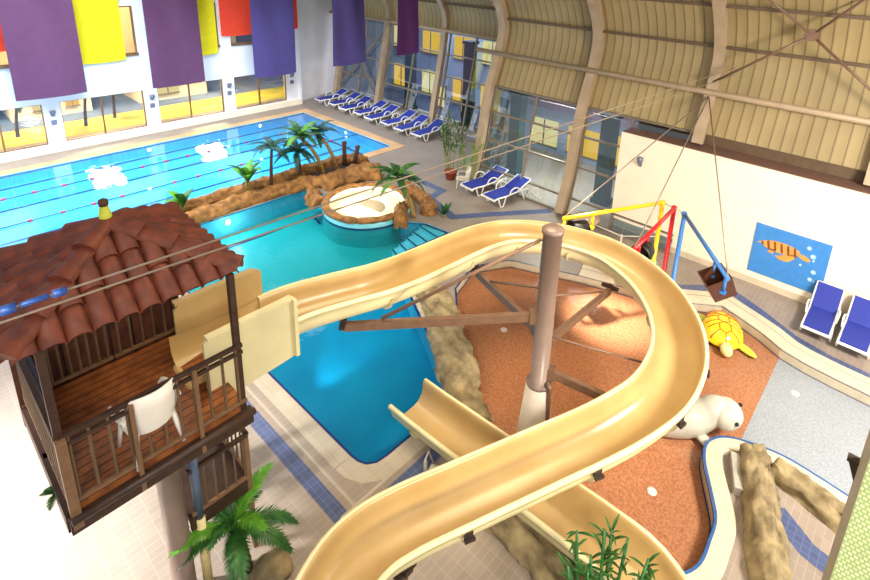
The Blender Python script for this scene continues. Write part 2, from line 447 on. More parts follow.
# ------------------------------------------------------------------ ground outlines
main_pool = [(-9, 19.05), (16.55, 19.05), (16.55, 26.8), (-9, 26.8)]
leis = [(4.73, 6.62), (4.75, 6.42), (4.83, 6.25), (4.99, 6.14), (5.22, 6.11), (6.86, 6.11), (7.08, 6.16), (7.25, 6.36), (8.28, 8.12), (8.84, 9.21), (9.4, 10.25), (10.2, 11.1), (10.55, 11.3),
        (12.35, 11.15), (12.2, 12.25), (11.75, 12.8), (11.5, 14.6), (11.3, 16.2), (11.02, 16.75), (10.95, 17.55), (4.73, 17.55)]
pad_r = [(13.2, 6.6), (13.75, 4.9), (14.12, 3.80), (14.75, 2.92), (14.5, 2.3), (14.27, 1.78), (13.95, 1.28), (13.8, .75), (13.72, 0.1), (13.66, -.8), (13.6, -3)]
pen = [(10.25, -3), (10.4, -.92), (10.5, -.13), (10.54, .5), (10.4, 1.1), (10.18, 1.52), (9.8, 1.73), (9.35, 1.65), (8.8, 1.36), (8.3, 1.11), (7.84, 1.06), (7.35, 1.06), (6.95, 1.25), (6.6, 1.6)]
pad_l = [(6.2, 2.4), (6.2, 3.6), (6.9, 5.1), (7.5, 6.1), (8.7, 7.4), (10.1, 8.8), (11.3, 9.2), (12.4, 8.6)]
pad = [tuple(p) for p in [Vector((a, b, 0)).to_2d() for a, b in pad_r]]
def smooth2(L, n=4): return [(p.x, p.y) for p in cr([(a, b, 0) for a, b in L], n)]
pad = pad_r + smooth2(pen) + pad_l
tub_c = (11.5, 14.6)

# floor
mb = MB()
mb.fill([[(-12, -6), (22, -6), (22, 30.5), (-12, 30.5)], main_pool, leis, pad], 0)
def band(pts, w): mb.strip(pts, w, .004, 1)
band([(3.92, 12), (3.92, 5.5), (6.0, 5.5)], .27)
band([(14.7, 16.4), (14.62, 13.7), (13.75, 13.55), (13.25, 11.85), (14.25, 11.15), (16.3, 9.6)], .34)
band([(14.3, 6.2), (14.85, 4.1), (15.8, 3.1), (15.25, 2.05), (14.7, 1.15), (14.45, .3), (14.35, -1.5)], .3)
band([(9.25, .35), (8.85, -.2), (8.7, -.9)], .36)
mb.strip([(x, y) for x, y in leis[:12]][::-1]+[], .36, .006, 2, off=.18)
mb.strip([(4.73, 17.4), (4.73, 6.62)], .36, .0055, 2, off=-.18)
mb.strip([(3.9, 5.78), (6.4, 5.78)], .05, .005, 2)
mb.strip([(4.2, 12), (4.2, 5.8)], .05, .005, 2)
struct('floor', mb, ['deck', 'bluetile', 'coping'])

# ------------------------------------------------------------------ main pool
sp = thing('swimming_pool', 'large bright blue lane pool in front of the white window wall', 'swimming pool', (4, 23, 0))
mb = MB(); D = .5
mb.wall(main_pool, -D, 0, 0, True); mb.fill([main_pool], -D, 0)
s_ = (H+D)/H
for y in (26.55, 23.0*s_, 20.32*s_): mb.box((3.6, y, -D+.004), (24.4, .15, .008), 0, 1)
mb.box((15.6, 23.1, -D+.003), (.15, 6.9, .006), 0, 1)
mb.wall([(-9, 19.06), (16.54, 19.06), (16.54, 26.79), (-9, 26.79)], -.1, -.03, 1, True)
obj('basin', mb, ['basin', 'line'], sp)
mb = MB(); mb.strip(main_pool, .5, .03, 0, True, -.25, .03)
o = obj('coping', mb, 'warmcoping', sp)
mb = MB(); mb.fill([main_pool], -.04); obj('water', mb, 'water', sp)
def pool_lamp(p, n, label, r=.1):
    m_ = MB(); q = Vector(n).to_track_quat('Z', 'Y').to_matrix().to_4x4(); q.translation = p
    m_.lathe([(r*1.25, 0), (r*1.25, .03), (r, .035)], n=16, mat4=q, mi=1)
    m_.add([(r*math.cos(2*PI*k/16), r*math.sin(2*PI*k/16), .036) for k in range(16)], [tuple(range(16))], 0, False, q)
    o = obj('pool_lamp', m_, ['poolamp', 'metalpale'], None, loc=p); tag(o, label, 'pool lamp', 'pool lamps'); return o
for x in (8.2, 13.8):
    pool_lamp((x, 26.77, -.22), (0, -1, 0), 'round underwater lamp on the far pool edge under the white wall, %s' % ('further left' if x < 10 else 'further right'), .08)
pool_lamp((16.53, 22.7, -.2), (-1, 0, 0), 'round underwater lamp on the right end wall of the lane pool below the loungers', .08)
pool_lamp((7.55, 17.5, -.25), (0, -1, 0), 'round underwater lamp under the front rock wall in the leisure pool', .1)
pool_lamp((4.79, 8.6, -.25), (1, 0, 0), 'round underwater lamp in the left wall of the leisure pool below the slide', .12)

# lane ropes
for y, lab, xs in ((24.2, 'floating lane rope with pink floats, further from the palms', 9), (21.65, 'floating lane rope with pink floats, nearer the palms', 9)):
    t = thing('lane_rope', lab, 'lane rope', (4, y, 0), 0, 'lane ropes across the swimming pool')
    m_ = MB(); m_.tube([(-9, y, -.01), (16.5, y, -.01)], .022, 6); obj('rope', m_, 'line', t)
    for k in range(20):
        x = -2.2+k*.93+(0.3 if y < 22 else 0)
        m_ = MB(); m_.tube([(x-.06, y, -.005), (x+.06, y, -.005)], .055, 8)
        f = obj('float', m_, 'floatwhite' if k % 5 == 4 else 'floatpink', t)

# ------------------------------------------------------------------ leisure pool
lp = thing('leisure_pool', 'turquoise freeform leisure pool behind and below the cream slide', 'swimming pool', (7.5, 11, 0))
mb = MB(); D2 = .75
mb.wall(leis, -D2, 0, 0, True)
split = 10.6
mb.fill([leis], -D2, 1)
lowp = [p for p in leis if p[1] < 10.4]
lowp = leis[:12]+[(10.6, 12.3), (4.73, 13.2)]
mb.fill([[(p[0], p[1]) for p in lowp]], -D2+.004, 2)  # bluer colour on the lower part of the floor, same depth
mb.strip(leis[:16], .07, -.02, 3, off=.03)
mb.strip(leis[-3:]+leis[:1], .07, -.02, 3, off=.03)
def inset(L, d):
    P = [Vector(p) for p in L]; n = len(P); out = []
    for i in range(n):
        a = P[i-1]; b = P[(i+1) % n]; t = (b-a).normalized(); out.append(P[i]+Vector((-t.y, t.x))*d)
    return out
ins = [(5.3, 16.6), (10.3, 16.6), (10.42, 16.45), (10.3, 15.9)]
mb.strip(smooth2(ins), .09, -D2+.01, 3)
obj('basin', mb, ['cyanwall', 'teal', 'deepblue', 'line'], lp)
mb = MB(); mb.fill([leis], -.05); obj('water', mb, 'water2', lp)
for k in range(5):
    f0 = k/5; m_ = MB()
    a = Vector((10.75+f0*1.5, 12.35-f0*.1)); b = Vector((10.45+f0*1.75, 11.4-f0*.15))
    a2 = Vector((12.25, 12.25)); b2 = Vector((12.33, 11.2))
    m_.poly([tuple(b), tuple(b2), tuple(a2), tuple(a)], -D2, -.52+k*.115, 0)
    m_.strip([tuple(b), tuple(a)], .06, -.515+k*.115, 1, off=-.03)
    obj('step', m_, ['stepcyan', 'line'], lp)

# round whirlpool
tb = thing('whirlpool', 'round glowing white whirlpool with a brown stone rim beside the leisure pool', 'whirlpool', (tub_c[0], tub_c[1], 0))
mb = MB(); mb.lathe([(1.62, -.06), (1.62, .24), (1.38, .24), (1.36, .0), (0.01, -.05)], (tub_c[0], tub_c[1], 0), 48)
mb.lathe([(1.635, -.07), (1.635, 0.0)], (tub_c[0], tub_c[1], 0), 48, 1); mb.lathe([(1.62, -.9), (1.62, -.06)], (tub_c[0], tub_c[1], 0), 48, 2)
obj('tub', mb, [mat('tub_wall_tile', (120, 206, 222), .3, var=.05), 'line', 'teal'], tb)
mb = MB(); mb.lathe([(1.375, .24), (1.35, .02), (0.01, -.02)], (tub_c[0], tub_c[1], 0), 48); obj('liner', mb, mat('tub_liner_cream', (250, 244, 222), .4, var=.02), tb)
mb = MB(); vs = []; N = 84; n = 10
for i in range(N):
    a = 2*PI*i/N
    gap = 1-.22*max(0, 1-abs(((i+3) % 12)-6)/1.0) if True else 1
    for k in range(n):
        b = 2*PI*k/n
        q = Vector((math.cos(a)*3, math.sin(a)*3, k*.6))
        rr = (.13+.05*noise.noise(q)+.02*noise.noise(q*3))*gap
        R = 1.52+rr*1.15*math.cos(b)
        vs.append((tub_c[0]+R*math.cos(a), tub_c[1]+R*math.sin(a), .25+rr*.8*math.sin(b)))
mb.add(vs, [(i*n+k, ((i+1) % N)*n+k, ((i+1) % N)*n+(k+1) % n, i*n+(k+1) % n) for i in range(N) for k in range(n)], 0, True)
obj('rim', mb, 'rock', tb)
mb = MB(); mb.disc((tub_c[0], tub_c[1], .13), 1.36, 40); obj('water', mb, water_mat('whirlpool_water', (255, 252, 236), .1, 6, .6), tb)

# ------------------------------------------------------------------ splash pad
spd = thing('splash_pad', 'sunken orange and grey speckled paddling floor under the slide loop', 'paddling pool', (11, 4, 0))
mb = MB(); DP = .24
mb.fill([pad], -DP, 0)
mb.fill([[(9.9, 1.26), (15, 1.26), (15, -3.2), (9.9, -3.2)]], -DP+.004, 1)
obj('pad_floor', mb, ['orange', 'greypad'], spd)
mb = MB(); mb.wall(pad, -DP, 0, 0, True); mb.strip(pad, .05, .005, 1, True, .02); mb.strip(pad, .05, -DP+.008, 1, True, .0)
obj('pad_wall', mb, ['padwall', 'line'], spd)
mb = MB(); mb.strip(pad_r, .62, .035, 0, False, .33, .035); mb.strip(pad_r, .03, .038, 1, False, .40)
obj('kerb', mb, ['curb', 'greystone'], spd)
mb = MB(); mb.strip(smooth2(pen), .34, .05, 0, False, .18, .05); mb.strip(smooth2(pen), .05, .053, 1, False, .03)
obj('kerb', mb, ['curb', mat('kerb_blue_line', (50, 92, 150), .3)], spd)
mb = MB(); mb.fill([pad], -DP+.05); obj('water', mb, 'waterpad', spd)
for i, (x, y) in enumerate(((8.25, 2.16), (12.9, .7), (9.9, 6.9))):
    m_ = MB(); m_.lathe([(.09, 0), (.09, .012), (.06, .016), (0.002, .016)], (x, y, -DP), 16)
    o = one('floor_drain', m_, 'whiteplastic', ['small white round drain on the orange floor below the slide loop', 'small white round drain on the grey floor near the loungers', 'small white round drain on the orange floor behind the column'][i], 'drain', (x, y, -DP+.004), 'floor drains')
    o.location.z = -DP+.004

# ------------------------------------------------------------------ walls
# far white wall with windows
WX = [(2.0, 4.82), (5.47, 8.86), (9.5, 12.79), (13.43, 16.6)]
WX = [(-6.0, -2.6), (-2.0, 1.35)]+WX
ZL = (.36, 2.22); ZU = (3.97, 6.3)
xs = [-12]+[v for w in WX for v in w]+[17.5]
zs = [0, ZL[0], ZL[1], ZU[0], ZU[1], 13]
def holes(i, j): return (i % 2 == 1) and j in (1, 3)
mb = MB(); Y0, Y1 = 28.6, 28.9
for i in range(len(xs)-1):
    for j in range(len(zs)-1):
        if holes(i, j): continue
        mb.box(((xs[i]+xs[i+1])/2, (Y0+Y1)/2, (zs[j]+zs[j+1])/2), (xs[i+1]-xs[i], Y1-Y0, zs[j+1]-zs[j]))
mb.box((17.5, 28.7, 6.5), (.16, .36, 13), 0)
struct('wall_far', mb, 'white')
mb = MB(); mb.box((3, 28.52, .16), (29, .16, .32)); struct('trim_1', mb, 'creamwall')
wn = 0
for (a, b) in WX:
    for (z0, z1, up) in ((ZL[0], ZL[1], 0), (ZU[0], ZU[1], 1)):
        wn += 1
        m_ = MB(); yy = 28.72; t = .06 if up else .03
        m_.box(((a+b)/2, yy, z0+t/2), (b-a, .14, t)); m_.box(((a+b)/2, yy, z1-t/2), (b-a, .14, t))
        m_.box((a+t/2, yy, (z0+z1)/2), (t, .14, z1-z0-2*t)); m_.box((b-t/2, yy, (z0+z1)/2), (t, .14, z1-z0-2*t)); m_.box(((a+b)/2-.1, yy, (z0+z1)/2), (.06, .1, z1-z0-2*t))
        if up: m_.box(((a+b)/2, 28.6, z0+.06), (b-a, .24, .12))
        f = struct('window_%d' % wn, m_, 'frame')
        p_ = MB(); p_.box(((a+b)/2, 28.76, (z0+z1)/2), (b-a-.1, .012, z1-z0-.1)); obj('pane', p_, 'pane', f)
# recessed end wall next to the glass
mb = MB()
ax, ay, bx_, by_ = 17.5, 28.85, 21.4, 30.15
mb.add([(ax, ay, 0), (bx_, by_, 0), (bx_, by_, 13), (ax, ay, 13), (ax, ay+.3, 0), (bx_, by_+.3, 0), (bx_, by_+.3, 13), (ax, ay+.3, 13)],
       [(0, 1, 2, 3), (4, 7, 6, 5), (0, 3, 7, 4), (1, 5, 6, 2), (3, 2, 6, 7), (0, 4, 5, 1)])
struct('wall_end', mb, 'white')

# shell profiles (x, z)
PR = [(16.5, 0), (16.95, 1.5), (17.2, 3.0), (17.42, 4.0), (17.85, 5.2), (18.1, 6.3), (17.85, 7.2), (17.25, 8.1), (16.4, 9.0), (15.2, 10.0), (13.4, 11.0), (11, 11.9), (8, 12.6), (4.5, 13.0)]
PL = [(20.0, 0), (20.2, 1.0), (20.45, 2.4), (20.75, 3.9), (20.95, 5.2), (20.98, 6.0), (20.6, 6.9), (19.8, 7.9), (18.8, 8.8), (17.4, 9.7), (15.4, 10.7), (13, 11.6), (9, 12.5), (4.5, 13.0)]
def dens(P, n=5): return [(p.x, p.z) for p in cr([(x, 0, z) for x, z in P], n)]
PRd, PLd = dens(PR), dens(PL)
def at_z(P, z):
    for i in range(len(P)-1):
        if P[i][1] <= z <= P[i+1][1]:
            t = (z-P[i][1])/(P[i+1][1]-P[i][1]); return P[i][0]+(P[i+1][0]-P[i][0])*t
    return P[-1][0]
def sheet(mb, P, z0, y0, y1, mi=0):
    Q = [(at_z(P, z0), z0)]+[p for p in P if p[1] > z0]
    for (o_, ) in ((0,), ):
        vs = [(x, y0, z) for x, z in Q]+[(x, y1, z) for x, z in Q]; n = len(Q)
        mb.add(vs, [(i, i+1, n+i+1, n+i) for i in range(n-1)], mi, True)
mb = MB()
sheet(mb, PRd, 4.02, -6, 13.8); sheet(mb, PLd, 5.25, 13.8, 30.4)
n = len(PRd)
zz_ = [p[1] for p in PRd if p[1] > 4.02]; zz_ = [4.02]+zz_
Q1 = [(at_z(PRd, z), z) for z in zz_]; Q2 = [(at_z(PLd, z), z) for z in zz_]; n = len(zz_)
vs = [(x, 13.8, z) for x, z in Q1]+[(x, 13.8, z) for x, z in Q2]
mb.add(vs, [(i, i+1, n+i+1, n+i) for i in range(n-1)], 0)
struct('ceiling', mb, 'panel')

tn = 1
def rib(P, y, w=.24, d=.34, ztop=13):
    global tn; tn += 1
    m_ = MB(); Q = P; n = len(Q); vs = []
    for i in range(n):
        a = Q[max(i-1, 0)]; b = Q[min(i+1, n-1)]; t = Vector((b[0]-a[0], b[1]-a[1])).normalized(); nn = Vector((-t.y, t.x))
        for (s1, s2) in ((0.02, -1), (d, -1), (d, 1), (0.02, 1)):
            vs.append((Q[i][0]+nn.x*s1, y+s2*w/2, Q[i][1]+nn.y*s1))
    fs = [(i*4+k, i*4+(k+1) % 4, (i+1)*4+(k+1) % 4, (i+1)*4+k) for i in range(n-1) for k in range(4)]+[(0, 1, 2, 3)]
    m_.add(vs, fs, 0)
    # inner flange plate
    vs = []
    for i in range(n):
        a = Q[max(i-1, 0)]; b = Q[min(i+1, n-1)]; t = Vector((b[0]-a[0], b[1]-a[1])).normalized(); nn = Vector((-t.y, t.x))
        for (s1, s2) in ((d, -1), (d+.03, -1), (d+.03, 1), (d, 1)):
            vs.append((Q[i][0]+nn.x*s1, y+s2*(w/2+.05), Q[i][1]+nn.y*s1))
    m_.add(vs, fs, 0)
    struct('trim_%d' % tn, m_, 'rib')
PRu = [(at_z(PRd, 3.7), 3.7)]+[p for p in PRd if p[1] > 3.75]
for y in (-3.9, .5, 5.0): rib(PRu, y)
for y in (9.2, 13.55): rib(PRd, y)
for y in (19.6, 24.2, 28.3): rib(PLd, y, .22, .3)
def rail(pts, w, h, m='purlin', r=None):
    global tn; tn += 1
    m_ = MB()
    if r: m_.tube(pts, r, 12)
    else: m_.bar(pts[0], pts[1], w, h)
    struct('trim_%d' % tn, m_, m)
def onP(P, z, y, d=0.): return (at_z(P, z)-d, y, z)
# tubes and purlins
rail([(17.5, -6, 5.35), (17.5, 14.6, 5.35)], 0, 0, 'rib', .1)
rail([(20.55, 14, 5.35), (20.55, 29.6, 5.35)], 0, 0, 'rib', .09)
for i, z in enumerate((6.75, 8.05, 9.2, 10.4)):
    def xin(P, z): 
        c = [p for p in P if p[1] >= z][0]; return at_z(P, z)-.1
    rail([(xin(PRd, z), -6, z), (xin(PRd, z), 13.4, z)], .1, .1)
    if i < 2: rail([(xin(PLd, z), 14, z), (xin(PLd, z), 29.6, z)], .1, .1)
# glazing right part
def glaze(P, y0, y1, zs_, mull, wn_):
    m_ = MB()
    for z in zs_: m_.bar(onP(P, z, y0, .03), onP(P, z, y1, .03), .09, .07)
    for y in mull:
        for i in range(len(zs_)-1): m_.bar(onP(P, zs_[i], y, .03), onP(P, zs_[i+1], y, .03), .08, .08)
    f = struct('window_%d' % wn_, m_, 'alu')
    p_ = MB(); Q = [p for p in P if zs_[0] <= p[1] <= zs_[-1]]; Q = [(at_z(P, zs_[0]), zs_[0])]+Q+[(at_z(P, zs_[-1]), zs_[-1])]
    n = len(Q); p_.add([(x, y0, z) for x, z in Q]+[(x, y1, z) for x, z in Q], [(i, i+1, n+i+1, n+i) for i in range(n-1)], 0, True)
    obj('pane', p_, 'glass', f)
wn += 1; glaze(PRd, 9.32, 13.43, (.03, .62, 1.78, 2.93, 4.0), (9.36, 11.3, 13.4), wn)
wn += 1; glaze(PRd, 5.12, 9.08, (.03, .62, 1.78, 2.93, 4.0), (5.2, 7.3, 9.04), wn)
wn += 1; glaze(PLd, 13.8, 19.48, (.03, .5, 1.75, 2.95, 4.1, 5.2), (15.9, 17.5, 19.3), wn)
wn += 1; glaze(PLd, 19.72, 24.08, (.03, .5, 1.75, 2.95, 4.1, 5.2), (19.8, 21.9, 24.0), wn)
wn += 1; glaze(PLd, 24.32, 28.2, (.03, .5, 1.75, 2.95, 4.1, 5.2), (24.4, 26.3, 28.1), wn)
wn += 1; f_ = MB()
for z in (.03, 2.0, 4.0): f_.bar((at_z(PRd, z), 13.8, z), (at_z(PLd, z), 13.8, z), .08, .07)
for k in (.02, .5, .98): f_.bar((16.5+3.5*k, 13.8, 0), (17.42+3.3*k, 13.8, 4.0), .08, .08)
f_ = struct('window_%d' % wn, f_, 'alu'); p_ = MB(); p_.add([(16.5, 13.8, .03), (20, 13.8, .03), (20.75, 13.8, 4.0), (17.42, 13.8, 4.0)], [(0, 1, 2, 3)]); obj('pane', p_, 'glass', f_)
# cross brace in the last glass bay
m_ = MB()
for (a, b) in (((24.5, 1.0), (28.0, 4.6)), ((28.0, 1.0), (24.5, 4.6))): m_.bar(onP(PLd, a[1], a[0], .2), onP(PLd, b[1], b[0], .2), .09, .09)
one('cross_brace', m_, 'alu', 'grey steel cross brace in front of the last glass bay by the white end wall', 'brace', (20.3, 26.2, .5))

# cream wall box on the right with brown ledge
mb = MB(); mb.box((17.5, .65, 1.83), (1.7, 13.4, 3.65), 0, 0)
mb.box((16.5, -3.3, 1.83), (.5, 5.8, 3.64), 0, 0)
mb.box((17.3, .65, 3.665), (1.22, 13.36, .03), 0, 1)
struct('wall_right', mb, ['creamwall', 'brownledge'])
mb = MB(); mb.box((17.55, .55, 3.86), (.12, 13.2, .36)); struct('trim_90', mb, 'purlin')
mb = MB(); mb.box((16.63, 3.4, .1), (.03, 7.9, .2)); struct('baseboard_right', mb, 'curb')

# poster with a sea turtle
pt = thing('wall_poster', 'blue poster of a brown sea turtle with bubbles on the cream right wall', 'poster', (16.63, 1.88, 1.2))
mb = MB(); mb.box((16.635, 1.88, 1.19), (.03, 1.9, 1.58)); obj('sheet', mb, 'poster', pt)
def flat(mb, pts, x, mi=0, th=.012):
    # pts in (u right, w up) metres from the poster's top-left corner; u runs towards -y
    P = [(2.83-u, 1.98+w) for u, w in pts]; n = len(P)
    mb.add([(x, y, z) for y, z in P]+[(x-th, y, z) for y, z in P], [tuple(range(n)), tuple(range(n, 2*n))[::-1]]+[(i, (i+1) % n, n+(i+1) % n, n+i) for i in range(n)], mi)
def ell(cx, cy, a, b, rot=0, n=18): return [(cx+a*math.cos(t)*math.cos(rot)-b*math.sin(t)*math.sin(rot), cy+a*math.cos(t)*math.sin(rot)+b*math.sin(t)*math.cos(rot)) for t in [2*PI*k/n for k in range(n)]]
mb = MB(); flat(mb, ell(.72, -.55, .5, .17, .02), 16.62, 0)
for k in range(5):
    u = .36+k*.17; flat(mb, [(u, -.43-.02*(k == 0)), (u+.055, -.41), (u+.11, -.69), (u+.05, -.70)], 16.607, 1, .006)
obj('turtle_shell', mb, ['shelltan', 'shellbrown'], pt)
mb = MB(); flat(mb, ell(1.33, -.62, .16, .07, -.25), 16.62); obj('turtle_head', mb, 'shelltan', pt)
mb = MB(); flat(mb, [(1.0, -.66), (1.14, -.62), (1.12, -.74), (.98, -.9), (.76, -.92), (.62, -.84)], 16.62); obj('turtle_flipper', mb, 'shelltan', pt)
mb = MB(); flat(mb, [(.5, -.66), (.6, -.68), (.55, -.82), (.42, -.78)], 16.62); obj('turtle_flipper', mb, 'shelltan', pt)
mb = MB(); flat(mb, [(.25, -.5), (.3, -.6), (.1, -.58)], 16.62)
obj('turtle_tail', mb, 'shelltan', pt)
for (u, w, r) in ((1.4, -.28, .06), (1.53, -.5, .07), (1.56, -.62, .035), (1.62, -.95, .065), (1.58, -1.2, .06), (1.28, -.86, .035), (1.68, -1.22, .02)):
    mb = MB(); flat(mb, ell(u, w, r, r), 16.62); flat(mb, ell(u-.2*r, w+.2*r, r*.5, r*.5), 16.608, 1, .006); obj('bubble', mb, ['bubble', 'whiteplastic'], pt)

# wall lamps between the windows
for i, (x, z) in enumerate(((5.14, 1.75), (9.18, 1.8), (13.1, 1.8), (16.95, 1.85))):
    m_ = MB(); m_.box((x, 28.55, z), (.14, .1, .2)); m_.lathe([(.06, 0), (.11, .12), (.11, .2), (.02, .22)], (x, 28.46, z-.05), 12); m_.box((x, 28.56, z-.4), (.2, .08, .2))
    one('wall_lamp', m_, 'sconce', ['small grey wall lamp between the leftmost two visible lower windows', 'small grey wall lamp between the second and third visible lower windows', 'small grey wall lamp left of the rightmost lower window', 'small grey wall lamp right of the rightmost lower window, at the wall corner'][i], 'lamp', (x, 28.55, z-.3), 'wall lamps on the white wall')
m_ = MB(); m_.lathe([(.05, 0), (.09, .1), (.1, .22), (.02, .25)], (16.55, 6.55, 2.75), 12); m_.box((16.62, 6.55, 2.8), (.06, .1, .3))
one('wall_lamp', m_, 'sconce', 'small grey lamp near the top left corner of the cream right wall', 'lamp', (16.6, 6.55, 2.75))

# ------------------------------------------------------------------ banners
def banner(x0, x1, y, z0, z1, m, label, group, skew=0., wav=.1):
    mb = MB(); nx, nz = 22, 16; vs = []
    for j in range(nz+1):
        for i in range(nx+1):
            u = i/nx; v = j/nz
            fold = wav*(.5*math.sin(u*9+v*3.2+x0)+.5*math.sin(u*4.3-v*4.5+x0*2))*(.35+.65*v)
            xx = x0+(x1-x0)*u+skew*(1-v); zz = z0+(z1-z0)*v - .05*math.sin(u*PI)*(1-v)
            vs.append((xx, y+fold, zz))
    w = nx+1
    mb.add(vs, [(j*w+i, j*w+i+1, (j+1)*w+i+1, (j+1)*w+i) for j in range(nz) for i in range(nx)], 0, True)
    m2 = MB(); m2.tube([(x0-.05, y, z1), (x1+.05, y, z1)], .03, 8)
    t = thing('hanging_banner', label, 'banner', ((x0+x1)/2, y, z0), 0, group)
    obj('cloth', mb, m, t); obj('pole', m2, 'alu', t)
    m3 = MB()
    for x in (x0+.1, x1-.1): m3.tube([(x, y, z1), (x, y, z1+3.2)], .008, 5)
    obj('cord', m3, 'ropegrey', t)
G1 = 'purple banners hanging over the pool'; G2 = 'yellow and red banners hanging at the upper windows'
banner(3.80, 6.25, 27.2, 2.84, 8.6, 'fpurple', 'long purple banner hanging leftmost over the lane pool', G1)
banner(8.86, 11.30, 27.2, 2.58, 8.6, 'fpurple', 'long purple banner hanging between two yellow cloths over the pool', G1)
banner(13.95, 16.45, 27.2, 2.34, 8.6, 'fviolet', 'long violet banner hanging in front of the red cloths at the wall corner', G1)
banner(16.05, 18.15, 23.0, 3.42, 8.3, 'fviolet', 'violet banner hanging in front of the white end wall beside the glass', G1)
banner(15.95, 17.3, 18.0, 4.76, 8.6, 'fplum', 'dark plum banner hanging in front of the glass wall, rightmost of all', G1)
banner(6.2, 8.25, 28.35, 3.85, 8.2, 'fyellow', 'yellow banner hanging on the white wall right of the leftmost purple banner', G2, 0, .04)
banner(10.4, 12.6, 28.35, 3.7, 8.2, 'fyellow', 'yellow banner hanging on the white wall mostly behind the second purple banner', G2, 0, .04)
banner(2.0, 4.04, 28.35, 4.7, 8.2, 'fred', 'orange red banner at the left edge behind the leftmost purple banner', G2, 0, .04)
banner(12.84, 14.7, 28.35, 4.57, 8.2, 'fred', 'red banner on the white wall just left of the violet corner banner', G2, 0, .04)
banner(16.3, 17.4, 28.35, 4.66, 8.2, 'fred', 'narrow red banner right of the violet corner banner', G2, 0, .04)

# ------------------------------------------------------------------ rocks
def ridge(mb, pts, r, h, seed=0, n=12, k=10, mi=0):
    """lumpy rock ridge along a ground polyline"""
    k += 5; n += 5
    C = cr([(x, y, 0) for x, y in pts], k); N = len(C); vs = []
    for i, p in enumerate(C):
        t = (C[min(i+1, N-1)]-C[max(i-1, 0)]).normalized(); s_ = Vector((-t.y, t.x, 0))
        e = min(1, min(i, N-1-i)/3.0)**.5 if min(i, N-1-i) < 3 else 1
        e = max(e, .25)
        for j in range(n+1):
            a = PI*j/n
            q = Vector((p.x*1.3, p.y*1.3, j*.35+seed))
            kx = (1+.38*noise.noise(q)+.22*noise.noise(q*2.7)+.16*abs(noise.noise(q*5.5))-.05)*e
            vs.append(p + s_*math.cos(a)*r*kx + Vector((0, 0, max(-.02, math.sin(a)*h*(1+.35*noise.noise(q*1.4+Vector((7, 3, 1)))+.25*noise.noise(q*3.1)+.2*abs(noise.noise(q*6.3)))*e-.02))))
    w = n+1
    mb.add(vs, [(i*w+j, i*w+j+1, (i+1)*w+j+1, (i+1)*w+j) for i in range(N-1) for j in range(n)], mi, True)
    return mb
GR = 'artificial rocks around the leisure pool'
def rock_ridge(pts, r, h, label, m='rock', seed=0, n=12):
    c = pts[len(pts)//2]; mb = ridge(MB(), pts, r, h, seed, n)
    return one('rock_ridge', mb, m, label, 'rock', (c[0], c[1], 0), GR)
rock_ridge([(5.0, 17.75), (6.6, 17.82), (8.2, 17.95), (9.7, 17.85), (10.9, 17.75), (11.5, 17.3)], .30, .42, 'long brown rock wall along the back edge of the turquoise pool', seed=1)
rock_ridge([(5.0, 18.78), (6.9, 18.74), (8.8, 18.76), (10.6, 18.75), (12.2, 18.8), (13.2, 18.75), (13.9, 18.4), (14.1, 17.9)], .26, .42, 'long brown rock wall between the palms and the lane pool', seed=4)
rock_ridge([(11.2, 17.1), (12.3, 17.2), (13.3, 17.0), (13.9, 16.6)], .55, .5, 'broad brown rock bank behind the round whirlpool', seed=7)
rock_ridge([(10.7, 16.9), (10.35, 16.3), (10.25, 15.8)], .3, .4, 'short brown rock where the pool corner meets the whirlpool', seed=8)
rock_ridge([(13.5, 15.0), (13.55, 14.1), (13.2, 13.1), (12.65, 12.5)], .33, .34, 'flat brown rock on the deck side of the whirlpool by the zigzag tiles', seed=9)
rock_ridge([(12.15, 13.45), (11.75, 13.0), (11.3, 12.55)], .26, .45, 'brown rock at the foot of the palm by the pool steps', seed=10)
mb = MB(); mb.fill([[(5, 17.9), (11.3, 17.8), (13.5, 17.3), (13.8, 18.5), (5, 18.7)]], .12)
tag(obj('planter_soil', mb, 'soil'), 'dark soil bed between the two rock walls with palms', 'soil', None, 'stuff')
rock_ridge([(9.5, 9.35), (9.2, 8.6), (8.5, 7.7), (7.7, 6.6), (7.2, 5.9), (6.85, 5.35)], .46, .2, 'pale mossy rock strip between the blue pool and the orange floor', 'rockgrey', 21)
mb = ridge(MB(), [(10.1, .95), (9.5, .72), (8.7, .42), (8.0, .16), (7.4, -.04)], .31, .42, 31)
one('rock_log', mb, 'rockgrey', 'long log shaped pale rock lying on the deck by the cream kerb', 'rock', (8.5, .3, 0), GR)
mb = ridge(MB(), [(10.05, .62), (9.95, .1), (9.8, -.5), (9.75, -1.2)], .27, .32, 33)
one('rock_ridge', mb, 'rockgrey', 'low pale rock between the log shaped rock and the green mosaic wall', 'rock', (9.9, 0, 0), GR)
mb = MB(); mb.blob((2.68, 5.86, .06), (.32, .27, .17), 3, .3, 1.6, 5)
one('boulder', mb, 'rockgrey', 'rounded grey brown boulder beside the palm at the bottom left', 'rock', (2.68, 5.86, 0))
mb = ridge(MB(), [(5.6, 4.6), (5.75, 3.6), (5.7, 2.7), (5.4, 1.9), (4.9, 1.2)], .35, .25, 41)
one('rock_ridge', mb, 'rockgrey', 'dark low rock bed under the lower chute near the bottom of the view', 'rock', (5.6, 3, 0), GR)
# grey step inside the kerb peninsula
mb = MB(); mb.box((9.42, 1.05, .09), (.8, .18, .18), .36)
one('low_step', mb, 'metalpale', 'low pale grey step inside the curved cream kerb', 'step', (9.2, 1.0, 0))

